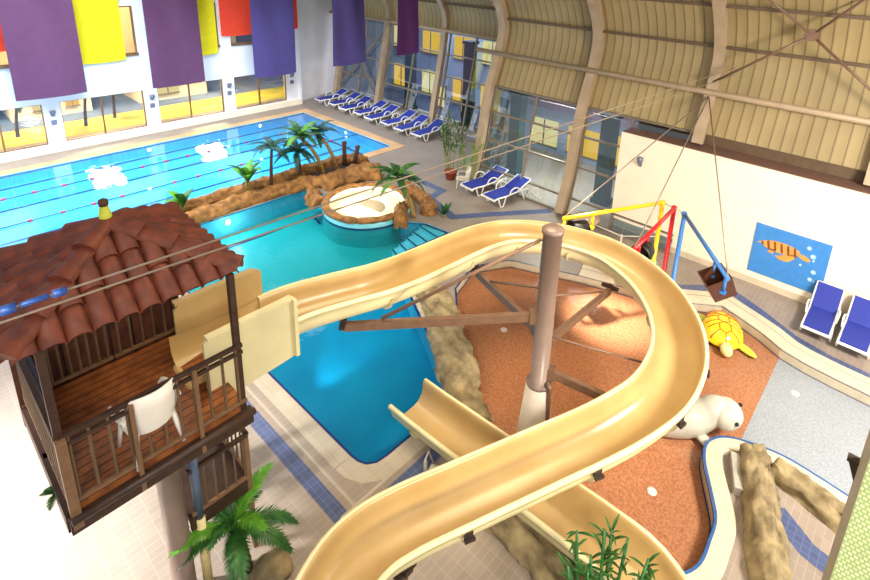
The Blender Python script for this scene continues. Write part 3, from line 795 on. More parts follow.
# ------------------------------------------------------------------ plants
def frond_mesh(L, droop, w, n=16, seed=0):
    rr = random.Random(seed); mb = MB(); P = []
    for i in range(n+1):
        t = i/n; P.append(Vector((L*t*(1-.25*droop*t), 0, L*(.35*t-droop*t*t*.95))))
    mb.tube(P, [.014*(1-.8*i/n)+.003 for i in range(n+1)], 5)
    for i in range(2, n+1):
        t = i/n; d = (P[min(i+1, n)]-P[max(i-1, 0)]).normalized()
        ll = w*(math.sin(PI*min(1, t*.85+.15))**.6)*(1-.25*t)
        for sd in (-1, 1):
            for q in (0, .33, .66):
                p = P[i]-(P[i]-P[i-1])*q
                tip = p+Vector((d.x*ll*.75, sd*ll*(.85+.2*rr.random()), d.z*ll*.6-ll*.35*rr.random()))
                b = L*.012
                mid = (p+tip)/2+Vector((0, 0, ll*.1))
                o = d*b
                mb.add([p-o, p+o, mid+o*1.25, tip, mid-o*1.25], [(0, 1, 2, 4), (4, 2, 3)], 0, False)
    me_ = bpy.data.meshes.new('frond'); me_.from_pydata([tuple(v) for v in mb.v], [], mb.f)
    return me_
def blade_mesh(L, w, droop, n=7):
    mb = MB(); vs = []
    for i in range(n+1):
        t = i/n; ww = w*math.sin(PI*min(.98, t*.8+.16)); x = L*t*(1-.2*droop*t); z = L*(.55*t-droop*.8*t*t)
        vs += [(x, -ww/2, z+ww*.12), (x, 0, z), (x, ww/2, z+ww*.12)]
    fs = []
    for i in range(n): fs += [(i*3, i*3+1, i*3+4, i*3+3), (i*3+1, i*3+2, i*3+5, i*3+4)]
    me_ = bpy.data.meshes.new('leaf'); me_.from_pydata(vs, [], fs); return me_
FM = {}
def fm(kind, m, *a):
    k = (kind, m, a)
    if k not in FM:
        me_ = frond_mesh(*a) if kind == 'f' else blade_mesh(*a)
        me_.materials.append(M[m]); FM[k] = me_
    return FM[k]
def put(name, me_, parent, p, rz, tilt, s=1.):
    o = bpy.data.objects.new(name, me_); COL.objects.link(o); o.parent = parent
    o.location = p; o.rotation_euler = (0, -tilt, rz); o.scale = (s, s, s); return o
def palm(loc, h, lean, nf, L, label, group=None, m='leaf', tm='trunk', r=.07, droop=.75, name='palm_tree', w=.2, seed=0, cat='palm', m2=None):
    t = thing(name, label, cat, loc, 0, group); rr = random.Random(seed+11)
    top = Vector((lean[0], lean[1], h))
    if h > .15:
        mb = MB(); P = [Vector((0, 0, -.02)), Vector((lean[0]*.25, lean[1]*.25, h*.4)), Vector((lean[0]*.6, lean[1]*.6, h*.75)), top]
        P = cr(P, 5); mb.tube(P, [r*(1.15-.4*i/len(P))*(1+.08*(i % 2)) for i in range(len(P))], 10)
        obj('trunk', mb, tm, t, True)
    for k in range(nf):
        a = 2*PI*k/nf+rr.uniform(-.25, .25); ti = rr.choice((.15, .45, .8)) if k % 3 else 1.0
        mm = m2 if (m2 and k % 4 == 0) else m
        put('frond', fm('f', mm, L, droop, w, 16, k % 3), t, top, a, ti-.1, rr.uniform(.8, 1.1))
    return t
GP = 'palms in the rock planter'
palm((12.0, 18.05, .1), 1.85, (-.98, .15), 14, 1.2, 'yellow trunked palm with drooping crown in the rock planter, left of the pair', GP, seed=1, tm='trunk', m2='leafbright')
palm((12.75, 18.2, .1), 1.8, (-.9, .1), 12, 1.05, 'slender palm in the rock planter, right of the pair beside the bare stumps', GP, m='leafdark', seed=2, tm='trunk')
palm((9.75, 18.35, .1), 1.6, (.12, .0), 13, .95, 'dark leaning palm in the rock planter next to the broad leaved plant', GP, m='leafdark', tm='darktrunk', r=.06, seed=3, droop=.9)
palm((11.05, 18.3, .1), 1.2, (-.12, .05), 15, 1.1, 'short dark bushy palm between the leaning palm and the yellow trunked palm', GP, m='leafdark', tm='darktrunk', r=.07, seed=4, droop=.95)
palm((12.15, 12.75, .1), 1.55, (-.55, .25), 16, 1.15, 'green palm leaning over the glowing whirlpool by the pool steps', None, m='leaf', tm='trunk', r=.08, seed=5, droop=.85, m2='leafbright')
for x, y, h, l in ((13.25, 18.35, 1.15, (.0, .0)), (13.65, 18.2, .85, (.2, 0))):
    mb = MB(); mb.tube([(x, y, 0), (x+l[0]*.5, y, h*.5), (x+l[0], y, h)], [.12, .09, .10], 10); mb.blob((x+l[0], y, h), (.12, .1, .09), 2, .3, 2, 3)
    one('tree_stump', mb, 'darktrunk', 'bare dark trunk stump in the rock planter, %s' % ('the taller one' if h > 1 else 'the shorter tilted one'), 'stump', (x, y, .1), 'bare stumps in the rock planter')
def broad(loc, h, n, L, w, label, name='broad_leaved_plant', m='leafbright', droop=.6, group=None, seed=0):
    t = thing(name, label, 'plant', loc, 0, group); rr = random.Random(seed)
    mb = MB()
    for k in range(2): mb.tube([(k*.08, 0, 0), (k*.1, .03*k, h)], [.05, .03], 8)
    obj('stem', mb, 'stalk', t, True)
    for k in range(n):
        put('leaf', fm('b', m if k % 3 else 'leaf', L, w, droop), t, (0.05, 0, h*(.7+.3*k/n)), 2*PI*k/n*1.9+rr.random()*.4, rr.uniform(.1, .9), rr.uniform(.75, 1.1))
    return t
broad((8.75, 18.35, .1), .75, 12, 1.0, .3, 'broad leaved banana plant with yellow green leaves at the left of the rock planter', seed=3)
broad((6.35, 18.3, .1), .5, 7, .8, .3, 'bright green broad leaved plant rising behind the tiled hut roof', m='leafbright', seed=5)
broad((13.0, 12.1, 0), .1, 6, .55, .2, 'small dark green plant beside the pool steps', m='leafdark', droop=.2, seed=8)
def bamboo(loc, n, h, spread, label, leafn, group=None, name='bamboo', m='leaf', st='stalk', seed=0, lean=.15, ll=.3, pot=None, r=.018):
    t = thing(name, label, 'plant', loc, 0, group); rr = random.Random(seed)
    if pot:
        mb = MB(); mb.lathe([(0.01, 0), (pot*.75, 0), (pot, pot*1.3), (pot*1.1, pot*1.3), (pot*1.1, pot*1.5), (pot*.95, pot*1.5), (pot*.9, pot*1.35), (.01, pot*1.35)], n=20); obj('pot', mb, 'pot', t, True)
    for k in range(n):
        a = rr.random()*2*PI; q = rr.random()**.5*spread; hh = h*rr.uniform(.65, 1.05)
        b = Vector((math.cos(a)*q, math.sin(a)*q, (pot or 0)*1.2)); tp = b+Vector((math.cos(a)*lean*hh, math.sin(a)*lean*hh, hh))
        mb = MB(); P = [b+(tp-b)*i/6 for i in range(7)]; mb.tube(P, [r*(1.15 if i % 2 else 1)*(1-.06*i) for i in range(7)], 7); obj('stalk', mb, st, t, True)
        for j in range(leafn):
            u = rr.uniform(.35, 1.); p = b+(tp-b)*u
            put('leaf', fm('b', m, ll, ll*.16, .5), t, p, rr.random()*2*PI, rr.uniform(-.2, .8), rr.uniform(.7, 1.2))
    return t
bamboo((15.75, 14.3, 0), 8, 2.6, .28, 'tall green bamboo in a terracotta pot beside the thick arch rib', 24, seed=1, ll=.36, pot=.26)
bamboo((16.0, 13.45, 0), 7, 2.3, .2, 'tall yellow green bamboo clump at the glass behind the two loungers', 16, seed=2, m='leafbright')
bamboo((5.3, 1.7, 0), 9, 1.75, .45, 'green stalked plant with cut tops in front of the lower chute, bottom of view', 16, seed=4, m='leaf', st='greenstalk', ll=.28, r=.03, lean=.12, name='cane_plant')
palm((2.45, 6.2, 0), .8, (-.05, .15), 15, 1.05, 'green feathery palm at the bottom left below the wooden tower', None, m='leaf', tm='darktrunk', r=.09, seed=9, droop=.7, m2='leafbright', w=.2)
palm((.55, 6.75, 2.7), 0.1, (0, 0), 6, .2, 'small green sprig growing at the left corner of the wooden tower', None, m='leaf', seed=12, w=.07, name='small_sprig', cat='plant')

# ------------------------------------------------------------------ water slide
ws = thing('water_slide', 'long cream water slide looping round a taupe column into the pool', 'slide', (7.48, 4.32, 0))
W = .46; DEP = .5
PTH = [(3.75, 7.3, 3.42), (4.29, 7.29, 3.38), (5.15, 7.16, 3.28), (5.78, 7.02, 3.22), (6.5, 6.96, 3.15), (7.34, 6.97, 3.07), (8.0, 7.0, 3.0), (8.6, 7.0, 2.94), (9.17, 6.95, 2.88), (9.66, 6.82, 2.82), (10.1, 6.56, 2.76),
       (10.49, 6.2, 2.7), (10.80, 5.8, 2.64), (11.03, 5.33, 2.57), (11.14, 4.83, 2.51), (11.08, 4.3, 2.44), (10.9, 3.78, 2.37), (10.61, 3.32, 2.31), (10.27, 2.96, 2.25), (9.93, 2.70, 2.21), (9.58, 2.51, 2.16), (9.2, 2.38, 2.11),
       (8.85, 2.32, 2.07), (8.47, 2.3, 2.03), (8.08, 2.34, 1.98), (7.64, 2.46, 1.93), (7.09, 2.66, 1.87), (6.53, 2.92, 1.8), (6.0, 3.18, 1.74), (5.3, 3.52, 1.66), (4.6, 3.86, 1.58), (3.95, 4.16, 1.52), (3.4, 4.33, 1.47), (2.9, 4.3, 1.42),
       (2.35, 4.0, 1.36), (2.0, 3.4, 1.3), (2.0, 2.6, 1.24), (2.4, 1.8, 1.18), (3.1, 1.1, 1.13), (4.0, .7, 1.08), (4.9, .65, 1.04), (5.6, .95, 1.01), (5.98, 1.55, .98), (6.06, 2.25, .92), (6.10, 2.9, .84), (6.13, 3.6, .76), (6.16, 4.4, .67), (6.19, 5.2, .58), (6.2, 6.0, .52), (6.21, 6.62, .49)]
C = cr(PTH, 4)
prof = [(-W-.07, -.07), (-W-.07, -.01), (-W-.05, .012), (-W, .012), (-W+.03, -.02)]
for k in range(0, 17):
    a = PI-PI*k/16
    x = math.cos(a)*(W-.04); x = math.copysign(abs(x/(W-.04))**.75*(W-.04), x); prof.append((x, -.12-(DEP-.12)*math.sin(a)**.85))
prof += [(W-.03, -.02), (W, .012), (W+.05, .012), (W+.07, -.01), (W+.07, -.07)]
inner = prof[:]
outer = [(x*1.0, z) for x, z in []]
for k in range(16, -1, -1):
    a = PI-PI*k/16
    x = math.cos(a)*(W-.0); x = math.copysign(abs(x/W)**.75*W, x); outer.append((x, -.10-(DEP-.06)*math.sin(a)**.85))
ring = inner+[(W+.045, -.07)]+outer+[(-W-.045, -.07)]
nr = len(ring)
def frame(i):
    t = (C[min(i+1, len(C)-1)]-C[max(i-1, 0)]); t.z = 0; t.normalize(); return C[i], Vector((-t.y, t.x, 0))
def flume(i0, i1, par, m='flume'):
    mb = MB(); vs = []
    for i in range(i0, i1+1):
        c, s = frame(i)
        for x, z in ring: vs.append(c+s*(-x)+Vector((0, 0, z)))
    n = i1-i0+1
    for k in range(nr): pass
    o0 = len(mb.v); mb.v += vs
    for i in range(n-1):
        for k in range(nr):
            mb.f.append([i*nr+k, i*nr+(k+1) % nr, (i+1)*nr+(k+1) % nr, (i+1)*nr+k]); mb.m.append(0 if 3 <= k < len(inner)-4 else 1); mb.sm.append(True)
    mb.add(vs[:nr], [tuple(range(nr))[::-1]], 1); mb.add(vs[-nr:], [tuple(range(nr))], 1)
    # joint flange under each end
    for i in (i0,):
        c, s = frame(i); t = Vector((s.y, -s.x, 0)); vs = []
        for dd in (-.025, .025):
            for x, z in outer[1:-1]: vs.append(c+s*(-x*1.0)+Vector((0, 0, z))+t*dd)
            for x, z in outer[1:-1]: vs.append(c+s*(-x*1.1)+Vector((0, 0, z*1.08))+t*dd)
        q = len(outer)-2
        mb.add(vs, [(k, k+1, q+k+1, q+k) for k in range(q-1)]+[(2*q+k, 3*q+k, 3*q+k+1, 2*q+k+1) for k in range(q-1)]+[(q+k, q+k+1, 3*q+k+1, 3*q+k) for k in range(q-1)], 1)
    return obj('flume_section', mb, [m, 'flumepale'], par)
cuts = list(range(0, len(C)-1, 12))+[len(C)-1]
for a, b in zip(cuts[:-1], cuts[1:]):
    if b-a >= 1: flume(a, b, ws)
# starting tub: two tall side panels and the trough between them
def side_panel(y, sgn, xr, label=None):
    mb = MB(); pts = [(2.5, 2.72), (2.42, 3.0), (2.42, 3.82), (2.5, 3.9), (xr-.06, 3.94), (xr, 3.88), (xr, 2.8)]
    n = len(pts); th = .05
    mb.add([(x, y, z) for x, z in pts]+[(x, y+sgn*th, z) for x, z in pts], [tuple(range(n)), tuple(range(n, 2*n))[::-1]]+[(i, n+i, n+(i+1) % n, (i+1) % n) for i in range(n)], 0)
    mb.box((xr-.02, y+sgn*.07, 3.35), (.06, .12, 1.05)); mb.box((3.1, y+sgn*.07, 3.915), (1.3, .12, .05))
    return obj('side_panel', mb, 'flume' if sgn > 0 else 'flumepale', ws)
side_panel(7.79, 1, 3.84); side_panel(6.81, -1, 3.84)
mb = MB(); vs = []
st_ = [(2.3, .05), (2.75, 0), (3.3, -.02), (3.84, -.0)]
for x, dz in st_:
    for (yy, zz) in ((-W, -.02), (-W, -.30), (-.36, -.42), (-.2, -.49), (0, -.51), (.2, -.49), (.36, -.42), (W, -.30), (W, -.02)): vs.append((x, 7.3+yy, 3.42+zz+dz))
mb.add(vs, [(i*9+k, (i+1)*9+k, (i+1)*9+k+1, i*9+k+1) for i in range(3) for k in range(8)], 0, True)
mb.add([(2.28, 6.95, 3.02), (2.28, 7.65, 3.02), (2.12, 7.3, 2.93), (2.6, 6.9, 2.92), (2.6, 7.7, 2.92)], [(0, 2, 3), (0, 3, 4, 1), (1, 4, 2), (0, 1, 2)], 0)
obj('start_trough', mb, 'flume', ws)
mb = MB()  # dark curly mark in the trough entrance
for oy in (0, .16):
    P = [(2.62+.10*math.cos(t)*(1-.1*t/3), 7.18+oy+.08*math.sin(t)*(1-.1*t/3), 2.945) for t in [k*.4 for k in range(2, 15)]]
    mb.tube(P, .014, 5)
mb.tube([(2.5, 7.22, 2.945), (2.72, 7.26, 2.945)], .012, 5)
obj('curly_mark', mb, 'black', ws)
# column with arms and ties
cx, cy = 7.48, 4.32
mb = MB(); mb.lathe([(.2, 1.35), (.24, 1.35), (.24, 1.4), (.17, 1.42), (.175, 4.6), (.2, 4.6), (.2, 4.66), (.15, 4.7), (.01, 4.71)], (cx, cy, 0), 28); obj('column', mb, 'column', ws)
mb = MB(); mb.lathe([(.36, -.24), (.34, .1), (.24, 1.36), (.01, 1.36)], (cx, cy, 0), 24); obj('plinth', mb, 'plinth', ws)
mb = MB(); mb.tube([(cx-.05, cy-.30, -.2), (cx-.03, cy-.27, 1.4), (cx, cy-.18, 1.5)], .05, 10); obj('drain_pipe', mb, 'steel', ws)
def arm(a, b, w=.1, h=.16):
    mb = MB(); mb.bar(a, b, w, h); d = (Vector(b)-Vector(a)).normalized()
    p = Vector(a)+d*.02; mb.box(p, (.16, .16, .24), math.atan2(d.y, d.x)); o = obj('support_arm', mb, 'steel', ws)
    mb = MB(); s_ = Vector((-d.y, d.x, 0)); e = Vector(b); mb.bar(e-s_*.2+Vector((0, 0, .1)), e+s_*.2+Vector((0, 0, .1)), .1, .06); mb.bar(e, e+Vector((0, 0, .16)), .1, .1)
    obj('saddle', mb, 'darksteel', o)
def off(z, q, r=.19):
    d = Vector((q[0]-cx, q[1]-cy, 0)).normalized(); return Vector((cx, cy, z))+d*r
for q, z in (((4.95, 7.02, 2.57), 2.86), ((8.42, 6.72, 2.24), 2.42), ((10.66, 4.5, 1.76), 2.16), ((8.25, 2.55, 1.27), 1.66)):
    arm(off(z, q), q)
def tie(a, b, r=.025):
    mb = MB(); mb.tube([a, b], r, 8); obj('tie_rod', mb, 'steel', ws)
def lerp(a, b, t): return Vector(a)*(1-t)+Vector(b)*t
A1 = (off(2.86, (4.95, 7.02)), (4.95, 7.02, 2.66))
tie(off(4.45, (4.95, 7.02)), lerp(A1[0], A1[1], .8)+Vector((0, 0, .06)), .035)
A2 = (off(2.48, (8.42, 6.72)), (8.42, 6.72, 2.36)); A3 = (off(2.2, (10.66, 4.5)), (10.66, 4.5, 1.92))
tie(off(3.35, (8.42, 6.72)), lerp(A2[0], A2[1], .75)); tie(off(3.2, (10.66, 4.5)), lerp(A3[0], A3[1], .85)); tie(off(2.4, (9.6, 2.2)), (9.2, 2.75, 1.62), .022)
mb = MB()
def post(x, y, ztop, zb=0):
    mb = MB(); mb.lathe([(.14, zb), (.14, zb+.03), (.055, zb+.04), (.055, ztop)], (x, y, 0), 14); o = obj('support_post', mb, 'steel', ws)
    mb = MB(); mb.box((x, y, ztop+.02), (.34, .14, .06)); mb.box((x, y, ztop+.07), (.14, .22, .08)); obj('saddle', mb, 'darksteel', o)
post(3.72, 4.0, .84); post(2.05, 3.0, .58); post(4.4, .68, .38); post(6.08, 2.6, .16)
for fi in (36, 72, 84, 96, 108, 120, 132):
    c, s = frame(fi); p = c+s*.50+Vector((0, 0, -.14)); an = math.atan2(s.y, s.x)
    mb = MB(); mb.box(p, (.06, .12, .16), an); mb.box(p+s*.05-Vector((0, 0, .05)), (.05, .16, .05), an); obj('joint_clamp', mb, 'darksteel', ws)
# loose white hose and bracket on the deck
mb = MB(); mb.tube(cr([(5.95, 4.1, .03), (5.75, 3.75, .03), (5.5, 3.5, .03), (5.45, 3.1, .03), (5.5, 2.6, .03), (5.45, 2.2, .03)], 6), .022, 8)
one('hose', mb, 'whiteplastic', 'thin white hose lying on the deck under the slide near the bottom', 'hose', (5.6, 3.2, 0))
mb = MB(); mb.box((5.5, 5.15, .06), (.35, .24, .12), .4); mb.box((5.42, 5.3, .2), (.06, .05, .3), .4); mb.tube([(5.35, 5.2, .05), (5.4, 5.3, .36), (5.6, 5.4, .36), (5.66, 5.3, .05)], .018, 8)
one('deck_bracket', mb, 'metalpale', 'small pale metal frame on the deck beside the lower chute', 'bracket', (5.5, 5.2, 0))

# ------------------------------------------------------------------ slide tower
tw = thing('slide_tower', 'dark wooden slide tower with a red tiled pyramid roof', 'tower', (1.7, 7.4, 0))
x0, x1, y0, y1 = .62, 2.70, 6.2, 8.4; ZD = 3.0
mb = MB(); mb.box(((x0+x1)/2, (y0+y1)/2, ZD-.04), (x1-x0, y1-y0, .08)); obj('deck_floor', mb, 'wood', tw)
mb = MB()
for y in (y0-.02, y1+.02, (y0+y1)/2): mb.box(((x0+x1)/2, y, ZD-.2), (x1-x0+.1, .1, .24))
for x in (x0-.02, x1-.05): mb.box((x, (y0+y1)/2, ZD-.2), (.1, y1-y0, .24))
mb.tube([(x0-.04, y0-.1, ZD-.1), (x1+.06, y0-.1, ZD-.1)], .05, 10)
obj('deck_beams', mb, 'darkwood', tw)
def tpost(x, y, z0, z1, w=.08, m='darkwood'):
    mb = MB(); mb.box((x, y, (z0+z1)/2), (w, w, z1-z0)); return obj('post', mb, m, tw)
for x, y in ((x0+.02, y0+.03), (x1-.05, y0+.03), (x0+.02, y1-.03), (x1-.05, y1-.03)): tpost(x, y, ZD-.25, 5.1)
tpost(x0+.02, y0-.04, ZD-.25, ZD+1.0, .1, 'railwood')
tpost(1.32, y0-.06, ZD-.3, ZD+1., .05, 'railwood'); tpost(2.05, y0-.06, ZD-.3, ZD+1.0, .05, 'railwood')
def railing(a, b, h, z, n, dbl=True, thick=.02, bot=.08):
    mb = MB(); a = Vector((*a, z)); b = Vector((*b, z)); u = Vector((0, 0, 1))
    mb.bar(a+u*h, b+u*h, .06, .05, 0)
    if dbl: mb.bar(a+u*(h-.11), b+u*(h-.11), .05, .045, 0)
    o = obj('railing', mb, 'darkwood', tw)
    mb = MB(); mb.bar(a+u*bot, b+u*bot, .045, .05); obj('bottom_rail', mb, 'railwood', o)
    for k in range(n):
        p = a+(b-a)*(k+.5)/n
        mb = MB(); mb.tube([p+u*bot, p+u*(h-.02)], thick, 7, cap=False); obj('baluster', mb, 'balus', o)
    return o
railing((x0, y0-.01), (x1, y0-.01), 1.0, ZD, 11)
railing((x0, y0), (x0, y1), 1.0, ZD, 12)
railing((x0+.02, y1), (1.7, y1), 1.0, ZD, 9, False)
railing((1.72, y1), (x1, y1), 1.0, ZD, 6, False)

# plain dark purple sheet along the left side of the deck
mb = MB(); mb.box((x0+.08, y0+1.3, ZD+.5), (.05, 1.7, .95)); obj('side_sheet', mb, 'purplesheet', tw)
# roof
rx0, rx1, ry0, ry1, ze = .42, 2.79, 6.36, 8.55, 5.05
rc = Vector(((rx0+rx1)/2+.08, (ry0+ry1)/2, ze+.64))
mb = MB(); cs = [Vector((rx0, ry0, ze)), Vector((rx1, ry0, ze)), Vector((rx1, ry1, ze)), Vector((rx0, ry1, ze))]
mb.add(cs+[rc], [(0, 1, 4), (1, 2, 4), (2, 3, 4), (3, 0, 4)]); ci = [c+(Vector((rc.x, rc.y, ze))-c)*.04+Vector((0, 0, -.07)) for c in cs]; mb.add(ci+[rc-Vector((0, 0, .1))], [(1, 0, 4), (2, 1, 4), (3, 2, 4), (0, 3, 4)])
mb.add(cs+ci, [(0, 4, 5, 1), (1, 5, 6, 2), (2, 6, 7, 3), (3, 7, 4, 0)])
obj('roof_boarding', mb, 'darkwood', tw)
for i in range(4):
    a, b = cs[i], cs[(i+1) % 4]; e = (b-a); L = e.length; e.normalize(); mid = (a+b)/2; up = rc-mid; S = up.length; up.normalize(); nn = e.cross(up).normalized()
    nb = 10; mb = MB()
    for k in range(nb):
        u = (k+.5)/nb; du = abs(u-.5)*2; ln = S*(1-du)+.12
        if ln < .2: continue
        base = a+e*(u*L); ncr = max(1, int(math.ceil(ln/.52))); pit = ln/ncr
        for c in range(ncr):
            s0 = -.09 + c*pit; s1 = s0+pit+.06
            rr = L/nb*.47; vs = []; seg = 8
            for (s_, lift, rk) in ((s0, .045, 1.08), (s1, .012, .9)):
                for th in (0, -.016):
                    for j in range(seg+1):
                        an = PI*j/seg
                        vs.append(base+e*(math.cos(an)*(rr*rk+th))+up*s_+nn*(math.sin(an)*(rr*rk*.85+th)+lift))
            w = seg+1
            fs = [(j, j+1, 2*w+j+1, 2*w+j) for j in range(seg)]+[(w+j, 3*w+j, 3*w+j+1, w+j+1) for j in range(seg)]+[(j, w+j, w+j+1, j+1) for j in range(seg)]
            mb.add(vs, fs, 0, True)
    for k in range(nb+1):   # trough tiles between the barrels
        u = k/nb; du = abs(u-.5)*2; ln = S*(1-du)
        if ln < .15: continue
        base = a+e*(u*L); w_ = L/nb*.4
        mb.add([base-e*w_-up*.05+nn*.03, base+e*w_-up*.05+nn*.03, base+e*w_*.3+up*ln+nn*.012, base-e*w_*.3+up*ln+nn*.012], [(0, 1, 2, 3)], 0)
    obj('tile_slope', mb, 'rooftile', tw)
    mb = MB(); h0 = a; d = rc-h0; Lh = d.length; d.normalize(); up_ = Vector((0, 0, 1)); sd = d.cross(up_).normalized(); un = sd.cross(d)
    for c in range(4):
        s0 = -.03+c*(Lh+.03)/4; s1 = s0+(Lh+.03)/4+.05; vs = []; seg = 8
        for (s_, lift, rk) in ((s0, .10, .15), (s1, .05, .12)):
            for j in range(seg+1):
                an = PI*j/seg; vs.append(h0+d*s_+sd*math.cos(an)*rk+un*(math.sin(an)*rk*.85+lift-.02))
        mb.add(vs, [(j, j+1, seg+1+j+1, seg+1+j) for j in range(seg)], 0, True); mb.add(vs[:seg+1], [tuple(range(seg+1))], 0)
    obj('hip_ridge', mb, 'rooftile', tw)
mb = MB(); mb.lathe([(.07, 0), (.075, .1), (.05, .2), (.045, .24)], rc+Vector((0, 0, .06)), 14, 0); mb.lathe([(.05, .22), (.06, .25), (.055, .30), (.02, .32)], rc+Vector((0, 0, .06)), 14, 1)
fo = obj('roof_finial', mb, ['turtlegreen', 'darktrunk'], tw); fo['label'] = 'yellow finial with a brown cap'
# columns below
mb = MB(); mb.lathe([(.22, 0), (.22, .03), (.155, .05), (.15, ZD-.3), (.2, ZD-.28)], (1.68, 6.47, 0), 24); obj('column', mb, 'column', tw)
mb = MB(); mb.tube([(1.98, 6.42, 1.35), (1.98, 6.42, ZD-.3)], .062, 12); mb.tube([(1.98, 6.42, 0), (1.98, 6.42, 1.35)], .068, 12, 1); obj('drain_pipe', mb, ['pipeblue', 'pipecream'], tw)
for x, y in ((x1-.1, y1-.1),):
    mb = MB(); mb.tube([(x, y, 0), (x, y, ZD-.3)], .06, 12); obj('column', mb, 'steel', tw)
# lower stair landing
mb = MB(); mb.box((2.3, 6.95, 1.37), (.9, 1.1, .08)); mb.box((2.3, 6.42, 1.3), (.9, .06, .2)); obj('stair_landing', mb, 'darkwood', tw)
railing((1.88, 6.4), (2.74, 6.4), .85, 1.4, 6, False, .016)
railing((2.74, 6.4), (2.74, 7.5), .85, 1.4, 7, False, .016)
for x, y in ((2.72, 6.42), (2.72, 7.48)): 
    mb = MB(); mb.box((x, y, 1.12), (.07, .07, 2.25)); obj('post', mb, 'railwood', tw)
for k in range(6):
    mb = MB(); mb.box((2.3, 7.65+.25*k, 1.2-.2*k), (.8, .27, .05)); obj('stair_tread', mb, 'darkwood', tw)
mb = MB(); mb.box((1.6, y1+.10, ZD+.3), (2.1, .05, 1.5)); obj('back_board', mb, 'redboard', tw)

# plastic chairs
def chair(loc, rz, label, m, group):
    t = thing('plastic_chair', label, 'chair', loc, rz, group)
    mb = MB(); mb.lathe([(.01, .42), (.2, .415), (.25, .43), (.26, .41), (.24, .395), (.01, .395)], n=20); obj('seat', mb, m, t, True)
    mb = MB(); vs = []
    n = 12; w = n+1
    for th in (0, .02):
        for z, r in ((.40, .25), (.55, .28), (.74, .29), (.92, .29)):
            for j in range(n+1):
                a = PI*.62+PI*.76*j/n
                zz = z-(.10*(abs(j/n-.5)*2)**3 if z > .9 else 0)
                vs.append(((r+th)*math.cos(a)-.0-.03*(z-.43)*2, (r+th)*math.sin(a), zz))
    fs = [(i*w+j, i*w+j+1, (i+1)*w+j+1, (i+1)*w+j) for i in range(3) for j in range(n)]+[(4*w+i*w+j, 4*w+(i+1)*w+j, 4*w+(i+1)*w+j+1, 4*w+i*w+j+1) for i in range(3) for j in range(n)]
    fs += [(3*w+j, 3*w+j+1, 7*w+j+1, 7*w+j) for j in range(n)]
    mb.add(vs, fs, 0, True); obj('backrest', mb, m, t, True)
    for s in (-1, 1):
        mb = MB(); mb.tube(cr([(-.2, s*.27, .60), (0, s*.3, .60), (.2, s*.27, .58), (.24, s*.24, .42)], 4), .022, 8); obj('armrest', mb, m, t, True)
        for x in (-.2, .2):
            mb = MB(); mb.tube([(x*.9, s*.19, .42), (x*1.15, s*.24, 0)], [.03, .022], 8); obj('leg', mb, m, t, True)
    return t
ch0 = chair((1.55, 6.45, ZD), 1.66, 'white plastic chair on the deck of the wooden tower', 'whiteplastic', None)
ch0.scale = (1.15, 1.15, 1.15)
chair((15.45, 13.35, 0), 2.2, 'cream plastic chair with round seat beside the bamboo and loungers', 'plinth', None)

# ------------------------------------------------------------------ sun loungers
def lounger(loc, rz, label, group, back=.55, folded=False):
    t = thing('sun_lounger', label, 'sun lounger', loc, rz, group)
    L, w, h = 1.85, .62, .36
    for s in (-1, 1):
        mb = MB(); P = cr([(0, s*w/2, h-.06), (.12, s*w/2, h), (.6, s*w/2, h-.02), (1.15, s*w/2, h), (L-.15, s*w/2, h)], 4); mb.tube(P, .028, 8); obj('side_rail', mb, 'whiteplastic', t, True)
        for x, dx in ((.32, .12), (1.5, .1)):
            mb = MB(); mb.tube(cr([(x-dx, s*w/2, h), (x-.02, s*(w/2+.02), .06), (x+.06, s*(w/2+.02), .02), (x+.14, s*(w/2+.02), .06), (x+.14+dx, s*w/2, h)], 4), .026, 8); obj('leg', mb, 'whiteplastic', t, True)
        mb = MB(); mb.tube(cr([(.72, s*(w/2+.03), h), (.8, s*(w/2+.05), h+.18), (1.0, s*(w/2+.05), h+.22), (1.2, s*(w/2+.03), h+.12), (1.28, s*(w/2+.02), h)], 4), .024, 8); obj('armrest', mb, 'whiteplastic', t, True)
    mb = MB(); mb.box((.03, 0, h-.04), (.06, w, .05)); obj('foot_bar', mb, 'whiteplastic', t, True)
    mb = MB(); mb.box((.60, 0, h+.005), (1.1, w-.05, .03)); obj('seat', mb, 'blue', t, True)
    Lb = .74; mb = MB(); a = Vector((1.14, 0, h+.02)); b = a+Vector((math.cos(back)*Lb, 0, math.sin(back)*Lb))
    mb.bar(a, b, w-.04, .035); o = obj('backrest', mb, 'blue', t, True)
    mb = MB()
    for s in (-1, 1): mb.tube([a+Vector((0, s*w/2, 0)), b+Vector((0, s*w/2, 0))], .022, 8)
    mb.tube([b+Vector((0, -w/2, 0)), b+Vector((0, w/2, 0))], .022, 8)
    mb.tube([lerp(a, b, .7), Vector((1.62, 0, h-.02))], .016, 6); obj('back_frame', mb, 'whiteplastic', o, True)
    return t
GL = 'blue sun loungers in the long row by the far glass wall'
ys = [27.5, 26.2, 24.95, 23.7, 22.5, 21.2, 20.0, 18.75]
words = ['farthest, at the white end wall', 'second from the white end wall', 'third from the white end wall', 'fourth from the white end wall', 'fourth from the bamboo end', 'third from the bamboo end', 'second from the bamboo end', 'nearest the potted bamboo']
p0 = None
for i, y in enumerate(ys):
    lab = 'blue sun lounger by the far glass, '+words[i]
    loc = (18.0-.03*i+(0.1 if i % 2 else 0), y, 0); rz = .02*((i*7) % 5-2)
    if p0 is None: p0 = lounger(loc, rz, lab, GL, .38); p0.scale = (1.1, 1.1, 1.1)
    else: dup(p0, loc, rz, lab)
